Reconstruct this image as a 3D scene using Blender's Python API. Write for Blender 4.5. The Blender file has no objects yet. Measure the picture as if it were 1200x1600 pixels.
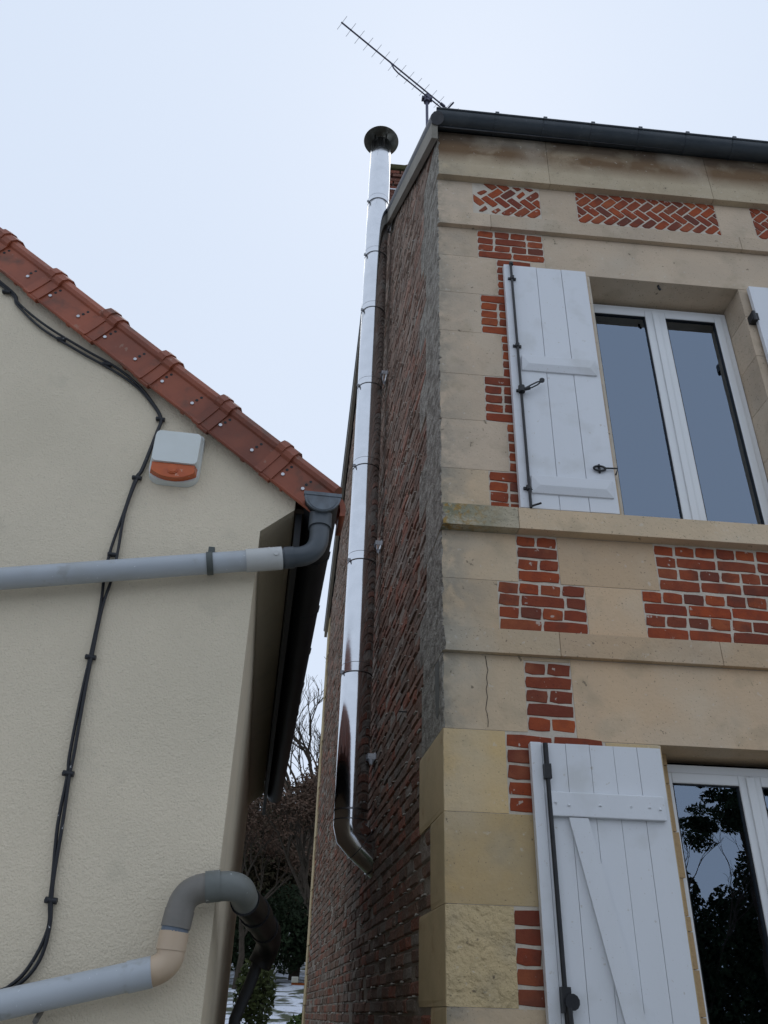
import bpy, math, random
from mathutils import Vector, Matrix
random.seed(7)
R = math.radians
D = bpy.data
SC = bpy.context.scene
COL = SC.collection

# ------------------------------------------------------------------ camera
cam_d = D.cameras.new("camera"); cam = D.objects.new("camera", cam_d); COL.objects.link(cam)
SC.camera = cam
PITCH, ROLL, YAW = R(31.42), R(1.77), R(-4.1)
cp, sp = math.cos(PITCH), math.sin(PITCH)
fw, up, rt = Vector((0, cp, sp)), Vector((0, -sp, cp)), Vector((1, 0, 0))
c_, s_ = math.cos(ROLL), math.sin(ROLL)
r2, u2 = rt * c_ + up * s_, up * c_ - rt * s_
m = Matrix((r2, u2, -fw)).transposed().to_4x4()
cam.matrix_world = Matrix.Translation((0, 0, 1.6)) @ Matrix.Rotation(YAW, 4, 'Z') @ m
cam_d.sensor_fit = 'VERTICAL'; cam_d.sensor_height = 24.0
cam_d.lens = 24.0 * 1290.0 / 1600.0
cam_d.clip_end = 2000; cam_d.clip_start = 0.05

# ------------------------------------------------------------------ sky, sun, exposure
W = D.worlds.new("World"); SC.world = W; W.use_nodes = True
nt = W.node_tree; nt.nodes.clear()
wo = nt.nodes.new("ShaderNodeOutputWorld"); bg = nt.nodes.new("ShaderNodeBackground")
sk = nt.nodes.new("ShaderNodeTexSky"); sk.sky_type = 'NISHITA'; sk.sun_disc = False
SUN_EL, SUN_ROT = R(58), R(12)
sk.sun_elevation = SUN_EL; sk.sun_rotation = SUN_ROT; sk.air_density = 1.5; sk.dust_density = 3
bg.inputs[1].default_value = 0.1
tc = nt.nodes.new("ShaderNodeTexCoord"); no = nt.nodes.new("ShaderNodeTexNoise")
no.inputs["Scale"].default_value = 1.3; no.inputs["Detail"].default_value = 2
cr = nt.nodes.new("ShaderNodeValToRGB")          # thick cloud layer, nearly even
cr.color_ramp.elements[0].position = 0.3; cr.color_ramp.elements[0].color = (7.0, 7.95, 9.5, 1)
cr.color_ramp.elements[1].position = 0.7; cr.color_ramp.elements[1].color = (7.25, 8.2, 9.75, 1)
mx = nt.nodes.new("ShaderNodeMixRGB"); mx.inputs[0].default_value = 0.97
nt.links.new(tc.outputs["Generated"], no.inputs["Vector"]); nt.links.new(no.outputs["Fac"], cr.inputs[0])
nt.links.new(sk.outputs[0], mx.inputs[1]); nt.links.new(cr.outputs[0], mx.inputs[2])
nt.links.new(mx.outputs[0], bg.inputs[0]); nt.links.new(bg.outputs[0], wo.inputs[0])
sd_ = D.lights.new("sun", 'SUN'); so = D.objects.new("sun", sd_); COL.objects.link(so)
sd_.energy = 0.5; sd_.angle = R(40); sd_.color = (1, .97, .93)
dirv = Vector((math.sin(SUN_ROT) * math.cos(SUN_EL), math.cos(SUN_ROT) * math.cos(SUN_EL), math.sin(SUN_EL)))
so.rotation_euler = dirv.to_track_quat('Z', 'Y').to_euler()
SC.view_settings.view_transform = 'Standard'; SC.view_settings.look = 'None'
SC.view_settings.exposure = 0.0; SC.view_settings.gamma = 1.0; SC.view_settings.use_curve_mapping = False
SC.cycles.max_bounces = 8; SC.cycles.diffuse_bounces = 3; SC.cycles.glossy_bounces = 4
SC.cycles.transparent_max_bounces = 12
SC.cycles.use_denoising = True

# ------------------------------------------------------------------ materials
def mat(name, base, rough=.8, alt=None, alt_scale=2.0, alt_amt=.5, bump=None, rnd=0.0, metal=0.0,
        specks=None, spec=.3, corner=None, layers=(), hue_rnd=None, attr=False, stretch=None):
    """base colour + slow colour variation + specks + optional shaped stains + fine relief, all on world position."""
    m = D.materials.new(name); m.use_nodes = True
    n = m.node_tree; L = n.links
    b = n.nodes["Principled BSDF"]
    b.inputs["Roughness"].default_value = rough; b.inputs["Metallic"].default_value = metal
    b.inputs["Specular IOR Level"].default_value = spec
    geo = n.nodes.new("ShaderNodeNewGeometry")
    pos = geo.outputs["Position"]
    def noise(scale, detail=4, dist=0.0, vec=None, rg=.55):
        t = n.nodes.new("ShaderNodeTexNoise"); t.inputs["Scale"].default_value = scale
        t.inputs["Detail"].default_value = detail; t.inputs["Distortion"].default_value = dist
        t.inputs["Roughness"].default_value = rg
        L.new(vec or pos, t.inputs["Vector"]); return t.outputs["Fac"]
    def ramp(f, a, bb, inv=False):
        t = n.nodes.new("ShaderNodeMapRange"); t.inputs[1].default_value = a; t.inputs[2].default_value = bb
        t.inputs[3].default_value = 1.0 if inv else 0.0; t.inputs[4].default_value = 0.0 if inv else 1.0
        t.clamp = True; L.new(f, t.inputs[0]); return t.outputs[0]
    def mul(a, bb):
        t = n.nodes.new("ShaderNodeMath"); t.operation = 'MULTIPLY'
        for i, v in enumerate((a, bb)):
            if isinstance(v, float): t.inputs[i].default_value = v
            else: L.new(v, t.inputs[i])
        return t.outputs[0]
    def mix(f, ca, cb, mode='MIX'):
        t = n.nodes.new("ShaderNodeMixRGB"); t.blend_type = mode
        if isinstance(f, float): t.inputs[0].default_value = f
        else: L.new(f, t.inputs[0])
        for i, v in ((1, ca), (2, cb)):
            if isinstance(v, tuple): t.inputs[i].default_value = (*v, 1)
            else: L.new(v, t.inputs[i])
        return t.outputs[0]
    sep = n.nodes.new("ShaderNodeSeparateXYZ"); L.new(pos, sep.inputs[0])
    col = base
    vec = None
    if stretch:
        mp = n.nodes.new("ShaderNodeMapping"); mp.inputs["Scale"].default_value = stretch
        L.new(pos, mp.inputs["Vector"]); vec = mp.outputs[0]
    if attr:
        at = n.nodes.new("ShaderNodeAttribute"); at.attribute_name = "tone"
        col = mix(1.0, base, at.outputs["Color"], 'MULTIPLY')
    if hue_rnd:
        oi = n.nodes.new("ShaderNodeObjectInfo")
        rp = n.nodes.new("ShaderNodeValToRGB"); L.new(oi.outputs["Random"], rp.inputs[0])
        el = rp.color_ramp.elements
        el[0].color = (*hue_rnd[0], 1); el[1].color = (*hue_rnd[-1], 1)
        for i, h in enumerate(hue_rnd[1:-1]):
            e = el.new((i + 1) / (len(hue_rnd) - 1)); e.color = (*h, 1)
        col = rp.outputs[0]
    if alt:
        col = mix(mul(ramp(noise(alt_scale, 5, .4, vec), .38, .66), float(alt_amt)), col, alt)
    if rnd:
        oi = n.nodes.new("ShaderNodeObjectInfo"); f = ramp(oi.outputs["Random"], 0, 1)
        v = n.nodes.new("ShaderNodeMapRange"); v.inputs[3].default_value = 1 - rnd; v.inputs[4].default_value = 1 + rnd * .6
        L.new(f, v.inputs[0]); cb = n.nodes.new("ShaderNodeCombineColor")
        for i in range(3): L.new(v.outputs[0], cb.inputs[i])
        col = mix(1.0, col, cb.outputs[0], 'MULTIPLY')
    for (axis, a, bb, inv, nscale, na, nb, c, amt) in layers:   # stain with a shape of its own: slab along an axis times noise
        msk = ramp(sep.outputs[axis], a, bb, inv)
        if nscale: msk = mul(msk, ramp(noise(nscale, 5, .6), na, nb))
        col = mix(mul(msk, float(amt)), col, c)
    if specks:
        for (sc_, lo, hi, c, amt) in specks:
            col = mix(mul(ramp(noise(sc_, 3), lo, hi), float(amt)), col, c)
    if isinstance(col, tuple): b.inputs["Base Color"].default_value = (*col, 1)
    else: L.new(col, b.inputs["Base Color"])
    if bump:
        last = None
        for (sc_, st, dist) in bump:
            bn = n.nodes.new("ShaderNodeBump"); bn.inputs["Strength"].default_value = st; bn.inputs["Distance"].default_value = dist
            L.new(noise(sc_, 5, vec=vec), bn.inputs["Height"])
            if last: L.new(last, bn.inputs["Normal"])
            last = bn.outputs[0]
        L.new(last, b.inputs["Normal"])
    return m

GREY_ALGAE = (.315, .285, .23)
def stone_mat(name, base, alt, yell=.0, bump=((60, .5, .005), (9, .4, .012), (24, .35, .006)), extra=(), cor=.8):
    return mat(name, base, .9, alt, 2.4, .85, bump, rnd=.15, spec=.15,
               layers=((0, .60, .86, True, 7, .36, .62, GREY_ALGAE, cor),
                       (0, .58, .68, True, 22, .40, .60, (.17, .17, .14), cor * .6)) + tuple(extra),
               specks=((1.7, .52, .66, (.60, .54, .43), .30), (5.5, .55, .68, (.33, .275, .19), .32), (95, .645, .70, (.09, .075, .055), .7), (22, .70, .74, (.12, .10, .07), .7), (31, .66, .74, (.64, .61, .54), .35)))
M_STONE_LOW = stone_mat("limestone_ochre", (.60, .43, .215), (.52, .41, .25), cor=.25)
M_STONE_MID = stone_mat("limestone_buff", (.62, .47, .31), (.53, .42, .29), cor=.9)
M_STONE_UP = stone_mat("limestone_grey_buff", (.585, .462, .335), (.50, .405, .305), cor=.7)
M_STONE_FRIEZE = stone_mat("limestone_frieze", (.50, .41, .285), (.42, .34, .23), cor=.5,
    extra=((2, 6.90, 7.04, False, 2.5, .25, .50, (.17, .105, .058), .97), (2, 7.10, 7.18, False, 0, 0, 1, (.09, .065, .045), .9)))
M_STONE_LINTEL = stone_mat("limestone_lintel", (.575, .415, .265), (.51, .385, .265), cor=0)
M_STONE_ROUGH = stone_mat("limestone_pocked", (.57, .44, .25), (.48, .38, .22), cor=.1, bump=((14, 1.0, .035), (46, .9, .012)))
M_STONE_LICHEN = mat("limestone_lichen", (.50, .43, .31), .95, (.38, .34, .25), 6, .8, ((40, .8, .012), (12, .6, .02)), spec=.1,
    layers=((0, .62, .98, True, 9, .33, .56, (.17, .18, .115), .85), (0, .62, .92, True, 26, .48, .58, (.36, .21, .045), .8), (0, .56, .75, True, 50, .55, .62, (.46, .47, .41), .7)),
    specks=((60, .60, .66, (.14, .13, .10), .5),))
M_WEATHER = mat("weathered_stone_side", (.47, .44, .38), .95, (.20, .18, .15), 12, 1.0, ((30, 1.0, .035), (90, 1.0, .012)), spec=.05, stretch=(1, 1, 1.7),
    specks=((70, .58, .66, (.10, .095, .085), .8), (55, .62, .7, (.50, .49, .45), .5)))
M_SIDE_LOW = mat("sheltered_stone_side", (.50, .39, .23), .9, (.40, .32, .19), 5, .7, ((60, .3, .004),), spec=.15,
    specks=((9, .58, .72, (.34, .22, .11), .5),))
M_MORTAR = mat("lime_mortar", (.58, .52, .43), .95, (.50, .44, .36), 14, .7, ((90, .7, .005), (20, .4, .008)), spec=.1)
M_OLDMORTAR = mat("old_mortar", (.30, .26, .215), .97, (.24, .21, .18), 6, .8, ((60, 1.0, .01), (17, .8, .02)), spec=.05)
BR = [(.31, .068, .027), (.37, .090, .033), (.24, .055, .028), (.33, .074, .028), (.13, .050, .036), (.29, .066, .028),
      (.18, .050, .030), (.38, .105, .040), (.21, .070, .040), (.34, .070, .026)]
M_BRICK = mat("red_brick", BR[0], .88, (.17, .04, .026), 16, .5, ((70, .5, .004), (24, .4, .006)), spec=.18, hue_rnd=BR,
    specks=((26, .675, .71, (.55, .49, .42), .7), (100, .64, .72, (.07, .03, .025), .6), (7, .54, .70, (.12, .045, .032), .65), (4, .60, .72, (.42, .16, .08), .35)))
M_OLDBRICK = mat("weathered_brick", (1, 1, 1), .93, (.16, .115, .09), 3.5, .65, ((60, .9, .008), (20, .8, .014)), spec=.08, attr=True,
    specks=((75, .60, .67, (.42, .40, .36), .5), (44, .61, .69, (.07, .055, .045), .7)))
M_RENDER = mat("roughcast_render", (.735, .64, .49), .93, (.67, .59, .455), 1.6, .7, ((150, .85, .006), (55, .45, .005)), spec=.12,
    layers=((2, 1.2, 1.9, True, 2.5, .3, .7, (.43, .375, .27), .45),),
    specks=((170, .62, .70, (.40, .36, .28), .4), (1.1, .52, .68, (.56, .495, .375), .28), (6, .60, .72, (.50, .45, .35), .3)))
M_TERRA = mat("terracotta_glazed", (.30, .082, .040), .5, (.17, .050, .028), 5, .7, ((40, .2, .003), (7, .3, .01)), rnd=.26, spec=.4,
    specks=((22, .66, .70, (.38, .34, .26), .25), (9, .56, .70, (.07, .045, .03), .6)))
M_TERRA_ROOF = mat("terracotta_roof", (.22, .07, .04), .7, (.10, .05, .035), 4, .7, ((30, .4, .01),))
M_WHITE = mat("white_shutter_paint", (.70, .715, .735), .45, (.645, .66, .68), 2.5, .6, ((160, .12, .002), (14, .12, .004)), spec=.35, stretch=(1, 1, .15),
    specks=((120, .69, .73, (.33, .29, .23), .6), (4.5, .56, .74, (.52, .52, .50), .5), (33, .68, .73, (.46, .42, .35), .55)))
M_PVC = mat("white_window_plastic", (.74, .75, .75), .28, (.68, .69, .69), 1.5, .4, spec=.45)
M_IRON = mat("black_iron", (.012, .013, .016), .45, (.03, .028, .026), 20, .5, ((90, .3, .002),), spec=.4)
M_GUTTER = mat("dark_slate_gutter", (.032, .042, .052), .38, (.055, .065, .072), 6, .7, ((14, .1, .004),), spec=.4,
    specks=((30, .66, .74, (.16, .18, .19), .3),))
M_GUTTER2 = mat("black_gutter", (.012, .013, .015), .5, (.022, .023, .025), 5, .6, spec=.3)
M_ANTHR = mat("anthracite_plastic", (.055, .068, .080), .36, (.09, .10, .11), 8, .6, ((30, .1, .003),), spec=.42)
M_GREYPVC = mat("grey_plastic_pipe", (.42, .45, .48), .38, (.36, .39, .415), 3, .6, ((10, .08, .004),), spec=.4,
    specks=((75, .70, .73, (.75, .77, .78), .8), (16, .60, .70, (.24, .23, .20), .45), (5, .56, .70, (.33, .34, .33), .4)))
M_GREYPVC2 = mat("light_grey_coupling", (.52, .525, .51), .4, (.46, .46, .44), 5, .5, spec=.38)
M_OLDPVC = mat("brown_grey_pipe", (.20, .185, .165), .5, (.13, .125, .11), 9, .7, ((40, .2, .003),), spec=.35,
    specks=((40, .68, .72, (.5, .5, .48), .6),))
M_BEIGE = mat("beige_pipe", (.52, .40, .285), .45, (.47, .34, .22), 7, .6, spec=.35, layers=((2, 1.64, 1.70, True, 9, .3, .6, (.27, .16, .09), .6),))
M_BLUE = mat("blue_grey_ring", (.13, .16, .20), .4)
M_STEEL = mat("polished_steel", (.66, .675, .70), .13, (.56, .575, .60), 6, .5, ((7, .06, .004), (1.8, .10, .02)), metal=1.0)
M_STEELRIM = mat("steel_joint", (.22, .22, .23), .35, metal=1.0)
M_ZINC = mat("galvanised_bracket", (.55, .56, .58), .35, (.38, .38, .40), 30, .7, metal=.85)
M_CABLE = mat("black_cable", (.012, .013, .017), .45, spec=.4, specks=((60, .70, .72, (.5, .5, .5), .8),))
M_SIREN = mat("siren_white", (.66, .69, .665), .35, (.60, .62, .58), 6, .5, spec=.4)
M_LENS = mat("orange_lens", (.50, .095, .012), .22, (.38, .06, .01), 18, .6, spec=.5, specks=((50, .66, .70, (.62, .42, .30), .5),))
M_SLATE = mat("roof_slate", (.07, .072, .078), .6, (.10, .10, .10), 5, .6, ((20, .5, .01),))
M_VERGE = mat("weathered_verge_board", (.27, .25, .21), .85, (.19, .175, .145), 5, .7, ((40, .5, .004),), spec=.15, stretch=(1, .4, .4))
M_MOSS = mat("moss", (.055, .062, .028), .98, (.10, .085, .045), 14, .8, ((40, 1.0, .02),), spec=.05)
M_BARK = mat("bark", (.075, .06, .048), .95, (.045, .04, .03), 6, .8, ((25, .9, .02),), spec=.05)
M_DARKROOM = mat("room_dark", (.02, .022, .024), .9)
M_WOODFRAME = mat("stained_soffit", (.055, .04, .028), .8, (.035, .027, .02), 7, .6)
M_ALU = mat("antenna_metal", (.10, .10, .14), .5, metal=.5)
M_RIBBED = mat("yellow_ribbed_hose", (.24, .20, .07), .6)

def glass_mat():
    m = D.materials.new("window_glass"); m.use_nodes = True; n = m.node_tree; n.nodes.clear()
    o = n.nodes.new("ShaderNodeOutputMaterial"); mxs = n.nodes.new("ShaderNodeMixShader")
    fr = n.nodes.new("ShaderNodeFresnel"); fr.inputs[0].default_value = 3.0
    tr = n.nodes.new("ShaderNodeBsdfTransparent"); tr.inputs[0].default_value = (.55, .62, .62, 1)
    gl = n.nodes.new("ShaderNodeBsdfGlossy"); gl.inputs["Roughness"].default_value = .005
    gl.inputs["Color"].default_value = (.66, .80, 1.0, 1)
    n.links.new(fr.outputs[0], mxs.inputs[0]); n.links.new(tr.outputs[0], mxs.inputs[1]); n.links.new(gl.outputs[0], mxs.inputs[2])
    no_ = n.nodes.new("ShaderNodeTexNoise"); no_.inputs["Scale"].default_value = 2.5; bp_ = n.nodes.new("ShaderNodeBump")
    bp_.inputs["Strength"].default_value = .25; bp_.inputs["Distance"].default_value = .004; gg = n.nodes.new("ShaderNodeNewGeometry")
    n.links.new(gg.outputs["Position"], no_.inputs["Vector"]); n.links.new(no_.outputs["Fac"], bp_.inputs["Height"]); n.links.new(bp_.outputs[0], gl.inputs["Normal"])
    n.links.new(mxs.outputs[0], o.inputs[0]); return m
M_GLASS = glass_mat()

# ------------------------------------------------------------------ mesh helpers
class MB:
    def __init__(s): s.v = []; s.f = []; s.mi = []; s.sm = []
    def add(s, vs, fs, mi=0, smooth=False):
        k = len(s.v); s.v += [tuple(p) for p in vs]
        for f in fs: s.f.append(tuple(k + i for i in f)); s.mi.append(mi); s.sm.append(smooth)
        return s
    def box(s, x0, x1, y0, y1, z0, z1, mi=0):
        vs = [(x, y, z) for x in (x0, x1) for y in (y0, y1) for z in (z0, z1)]
        return s.add(vs, [(0, 1, 3, 2), (4, 6, 7, 5), (0, 4, 5, 1), (2, 3, 7, 6), (0, 2, 6, 4), (1, 5, 7, 3)], mi)
    def prism(s, poly, ext, mi=0, smooth=False):
        """poly: list of 3D points, ext: extrusion vector"""
        n = len(poly); e = Vector(ext)
        vs = [Vector(p) for p in poly] + [Vector(p) + e for p in poly]
        s.add(vs, [tuple(range(n - 1, -1, -1)), tuple(range(n, 2 * n))], mi)
        return s.add(vs, [(i, (i + 1) % n, n + (i + 1) % n, n + i) for i in range(n)], mi, smooth)
    def tube(s, pts, r, n=12, mi=0, caps=True, smooth=True):
        pts = [Vector(p) for p in pts]; rings = []
        rr = r if isinstance(r, (list, tuple)) else [r] * len(pts)
        t0 = (pts[1] - pts[0]).normalized()
        a = t0.orthogonal().normalized()
        for i, p in enumerate(pts):
            t = ((pts[min(i + 1, len(pts) - 1)] - pts[max(i - 1, 0)])).normalized()
            a = (a - t * a.dot(t)).normalized(); b = t.cross(a)
            sc = 1.0
            rings.append([p + (a * math.cos(2 * math.pi * k / n) + b * math.sin(2 * math.pi * k / n)) * rr[i] * sc for k in range(n)])
        vs = [q for ring in rings for q in ring]
        fs = [(i * n + k, i * n + (k + 1) % n, (i + 1) * n + (k + 1) % n, (i + 1) * n + k) for i in range(len(pts) - 1) for k in range(n)]
        s.add(vs, fs, mi, smooth)
        if caps:
            s.add(rings[0], [tuple(range(n - 1, -1, -1))], mi); s.add(rings[-1], [tuple(range(n))], mi)
        return s
    def lathe(s, prof, c, n=24, mi=0, smooth=True):
        vs = [(c[0] + r * math.cos(2 * math.pi * k / n), c[1] + r * math.sin(2 * math.pi * k / n), z) for r, z in prof for k in range(n)]
        fs = [(i * n + k, i * n + (k + 1) % n, (i + 1) * n + (k + 1) % n, (i + 1) * n + k) for i in range(len(prof) - 1) for k in range(n)]
        return s.add(vs, fs, mi, smooth)
    def mesh(s, name, mats):
        me = D.meshes.new(name); me.from_pydata(s.v, [], s.f)
        for mt in mats: me.materials.append(mt)
        me.polygons.foreach_set("material_index", s.mi); me.polygons.foreach_set("use_smooth", s.sm)
        me.update(); return me
def link(name, data, parent=None, loc=None):
    o = D.objects.new(name, data); COL.objects.link(o)
    if parent: o.parent = parent
    if loc: o.location = loc
    return o
def mk(name, mb, mats, parent=None, bevel=0, loc=None, shift=None):
    if not isinstance(mats, (list, tuple)): mats = [mats]
    if shift: mb.v = [(x - shift[0], y - shift[1], z - shift[2]) for x, y, z in mb.v]
    o = link(name, mb.mesh(name, mats), parent, loc)
    if bevel:
        b = o.modifiers.new("bevel", 'BEVEL'); b.width = bevel; b.segments = 2; b.limit_method = 'ANGLE'; b.angle_limit = R(40)
    return o
def tag(o, label=None, cat=None, group=None, kind=None):
    for k, v in (("label", label), ("category", cat), ("group", group), ("kind", kind)):
        if v: o[k] = v
    return o
def thing(name, label, cat, loc=(0, 0, 0), rz=0, group=None):
    o = link(name, None, None, loc); o.rotation_euler = (0, 0, rz); o.empty_display_size = .2
    return tag(o, label, cat, group)
def bez(p0, p1, p2, n=8):
    p0, p1, p2 = Vector(p0), Vector(p1), Vector(p2)
    return [(p0 * (1 - t) ** 2 + p1 * 2 * t * (1 - t) + p2 * t * t) for t in [i / n for i in range(n + 1)]]
def smooth_path(pts, n=6):
    pts = [Vector(p) for p in pts]; out = []
    for i in range(len(pts) - 1):
        a, b, c, d = pts[max(i - 1, 0)], pts[i], pts[i + 1], pts[min(i + 2, len(pts) - 1)]
        for k in range(n):
            t = k / n
            out.append(.5 * ((2 * b) + (c - a) * t + (2 * a - 5 * b + 4 * c - d) * t * t + (3 * b - a - 3 * c + d) * t ** 3))
    return out + [pts[-1]]
U = random.uniform

# ------------------------------------------------------------------ ground: one sheet, gently rising garden behind the houses
def ground_z(x, y):
    z = 0.0
    if y > 9: z += .28 * (min(y, 13) - 9)
    if y > 13: z += .105 * (min(y, 34) - 13)
    return z + .06 * math.sin(x * .5 + y * .31) * min(1, max(0, (y - 8) / 6))
g = MB(); NX = 90
xs = [-400 + 800 * (i / NX) ** 1 for i in range(NX + 1)]
xs = sorted(set([round(v, 2) for v in xs] + [round(-20 + i * .8, 2) for i in range(51)]))
ys = sorted(set([-400 + i * 25 for i in range(16)] + [round(-20 + i * 1.2, 2) for i in range(66)] + [60 + i * 25 for i in range(16)]))
vs = [(x, y, ground_z(x, y)) for y in ys for x in xs]; nx = len(xs)
g.add(vs, [(j * nx + i, j * nx + i + 1, (j + 1) * nx + i + 1, (j + 1) * nx + i) for j in range(len(ys) - 1) for i in range(nx - 1)], 0, True)
M_GROUND = mat("snowy_grass", (.045, .06, .028), .9, (.07, .06, .04), 3, .7, ((20, .8, .03),),
    layers=((1, 13, 15, False, 1.7, .44, .53, (.62, .66, .74), .95), (1, -4, -2.5, True, 1.2, .40, .52, (.62, .66, .74), .95)), specks=((9, .6, .66, (.05, .045, .03), .7),))
tag(mk("ground", g, M_GROUND), kind='structure')
gp = MB().box(-9, 14, -3, 2.2, -.10, .012)
tag(mk("paved_path", gp, mat("gravel_path", (.42, .41, .385), .95, (.33, .32, .30), 5, .7, ((70, 1.0, .01),), specks=((60, .6, .66, (.4, .39, .37), .6),))), kind='structure')

# =================================================================== BRICK HOUSE
CX, CY = .585, 3.8
AN = R(3.4)
SDV = Vector((-math.sin(AN), math.cos(AN), 0)); NV = Vector((math.cos(AN), math.sin(AN), 0))   # along the side wall, into the wall
CN = Vector((CX, CY, 0))
def SW(s, z, o=0.0): return CN + SDV * s - NV * o + Vector((0, 0, z))
FY = CY
XR = 9.0
house = thing("brick_house", "tall old house of red brick and pale limestone quoins with white shutters", "house", (CX, CY, 0))
OFF = (CX, CY, 0)
SLEN = 8.85; EZ = 7.30; SLOPE = .835; RS = 4.4
def rake(s): return EZ + SLOPE * s if s < RS else EZ + SLOPE * RS - (s - RS) * .86
# facade backing (mortar), window openings left free
W1 = (1.60, 2.645, 3.97, 5.90); W2 = (1.625, 2.61, .95, 2.735)
fb = MB(); y0, y1 = FY + .0026, FY + .34
def wallseg(x0, x1, z0, z1): fb.box(x0, x1, y0, y1, z0, z1)
wallseg(CX + .05, 1.6 + .012, 0, 7.24); wallseg(2.657, XR, 0, 7.24)
wallseg(1.612, 2.657, 5.912, 7.24); wallseg(1.612, 2.657, 2.747, 3.958); wallseg(1.612, 2.657, 0, .94)
facade = mk("front_wall", fb, M_MORTAR, house, shift=OFF)

ymat_rows = []
def stone(x0, x1, z0, z1, m=None, proud=0.0, depth=.13, par=None, g=.0013, name="stone", bev=.0022):
    b = MB().box(x0 + g, x1 - g, FY - proud - U(0, .0012), FY + depth, z0 + g, z1 - g)
    return mk(name, b, m or pick(z0), par or facade, bevel=bev, shift=OFF)
def pick(z): return M_STONE_LOW if z < 2.7 else (M_STONE_MID if z < 4.2 else M_STONE_UP)
def quoin(x1, z0, z1, side, m=None, proud=0.0, g=.0013, sproud=.004):
    """corner block: L in plan, follows the slightly skewed corner"""
    zz0, zz1 = z0 + g, z1 - g
    a = SW(0, 0, sproud) + Vector((0, -proud, 0)); p = [a, Vector((x1 - g, FY - proud, 0)), Vector((x1 - g, FY + .13, 0)), Vector((CX + .12, FY + .13, 0)), SW(side, 0, -.12), SW(side, 0, sproud)]
    # arris worn and chipped: the corner is cut by a narrow facet of changing width
    b = MB(); K = max(4, int((zz1 - zz0) / .022)); wear = .011 if z0 > 2.7 else .004
    fdir = Vector((1, 0, 0)); vs = []; wl_ = [U(.2, 1) * wear * (1.9 if random.random() < .12 else 1) for _ in range(K + 1)]
    for k in range(K + 1):
        z = zz0 + (zz1 - zz0) * k / K; e_ = .003 if k in (0, K) else 0
        w_ = wl_[k]; ring = [a + fdir * w_, p[1], p[2], p[3], p[4], p[5] + NV * (e_), a + SDV * w_ * U(.6, 1.3)]
        vs += [(q.x, q.y, z) for q in ring]
    n = 7; b.add(vs, [tuple(range(6, -1, -1)), tuple(range(K * n, K * n + n))], 0)
    b.add(vs, [(k * n + i, k * n + i + 1, (k + 1) * n + i + 1, (k + 1) * n + i) for k in range(K) for i in range(5)], 0)
    b.add(vs, [(k * n + 5, k * n + 6, (k + 1) * n + 6, (k + 1) * n + 5) for k in range(K)] + [(k * n + 6, k * n, (k + 1) * n, (k + 1) * n + 6) for k in range(K)], 1)
    return mk("quoin_stone", b, [m or pick(z0), M_WEATHER if z0 > 2.7 else M_SIDE_LOW], facade, shift=OFF)

# --- bricks: a pool of irregular clay bricks, shared by the single brick objects
def brick_mesh(w, h, name, rough=.0028, tone=None):
    n = 0; pts = []
    def side(ax, ay, bx, by, k):
        for i in range(k):
            t = i / k; pts.append((ax + (bx - ax) * t + U(-rough, rough), ay + (by - ay) * t + U(-rough, rough)))
    c = .005
    side(0, c, 0, h - c, 2); side(c, h, w - c, h, 3); side(w, h - c, w, c, 2); side(w - c, 0, c, 0, 3)
    n = len(pts); cx, cz = w / 2, h / 2
    b = MB()
    ch = .0025
    front = [(cx + (x - cx) * (1 - 2 * ch / w), 0 + U(-.0008, .0008), cz + (z - cz) * (1 - 2 * ch / h)) for x, z in pts]
    mid = [(x, ch, z) for x, z in pts]; back = [(x, .03, z) for x, z in pts]
    b.add(front + mid + back, [tuple(range(n))] + [(n + i, n + (i + 1) % n, (i + 1) % n, i) for i in range(n)] +
          [(2 * n + i, 2 * n + (i + 1) % n, n + (i + 1) % n, n + i) for i in range(n)])
    b.f = [tuple(reversed(f)) for f in b.f]
    return b.mesh(name, [M_BRICK])
CH = .0695; J = .0095
POOL_S = [brick_mesh(.222, CH - J, "brick") for _ in range(10)]
POOL_H = [brick_mesh(.104, CH - J, "brick") for _ in range(10)]
def brick(x, z, w, h=None, par=None):
    h = h or CH - J
    stretch = w > .155
    me = random.choice(POOL_S if stretch else POOL_H)
    o = link("brick", me, par or facade, (x - OFF[0], FY - .001 + U(-.0025, .0015) - OFF[1], z - OFF[2]))
    o.scale = (w / (.222 if stretch else .104), 1, h / (CH - J) * U(.96, 1.02)); o.rotation_euler = (0, U(-.008, .008), 0)
    return o
def row(x0, x1, z, pat):
    """fill x0..x1 with a pattern of h / s bricks, last brick cut"""
    x = x0 + .004; i = 0
    while x < x1 - .03:
        w = (.222 if pat[i % len(pat)] == 's' else .104) * U(.96, 1.03)
        if x + w > x1 - .02: w = x1 - .004 - x
        if x1 - (x + w) < .05: w = x1 - .004 - x
        brick(x, z, w); x += w + J * U(.8, 1.3); i += 1
def patch(x0, x1, z0, z1, pats):
    n = len(pats); c = (z1 - z0) / n
    for i, p in enumerate(pats):          # top row first
        z = z1 - (i + 1) * c + J * .5
        row(x0, x1, z, p)

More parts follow.
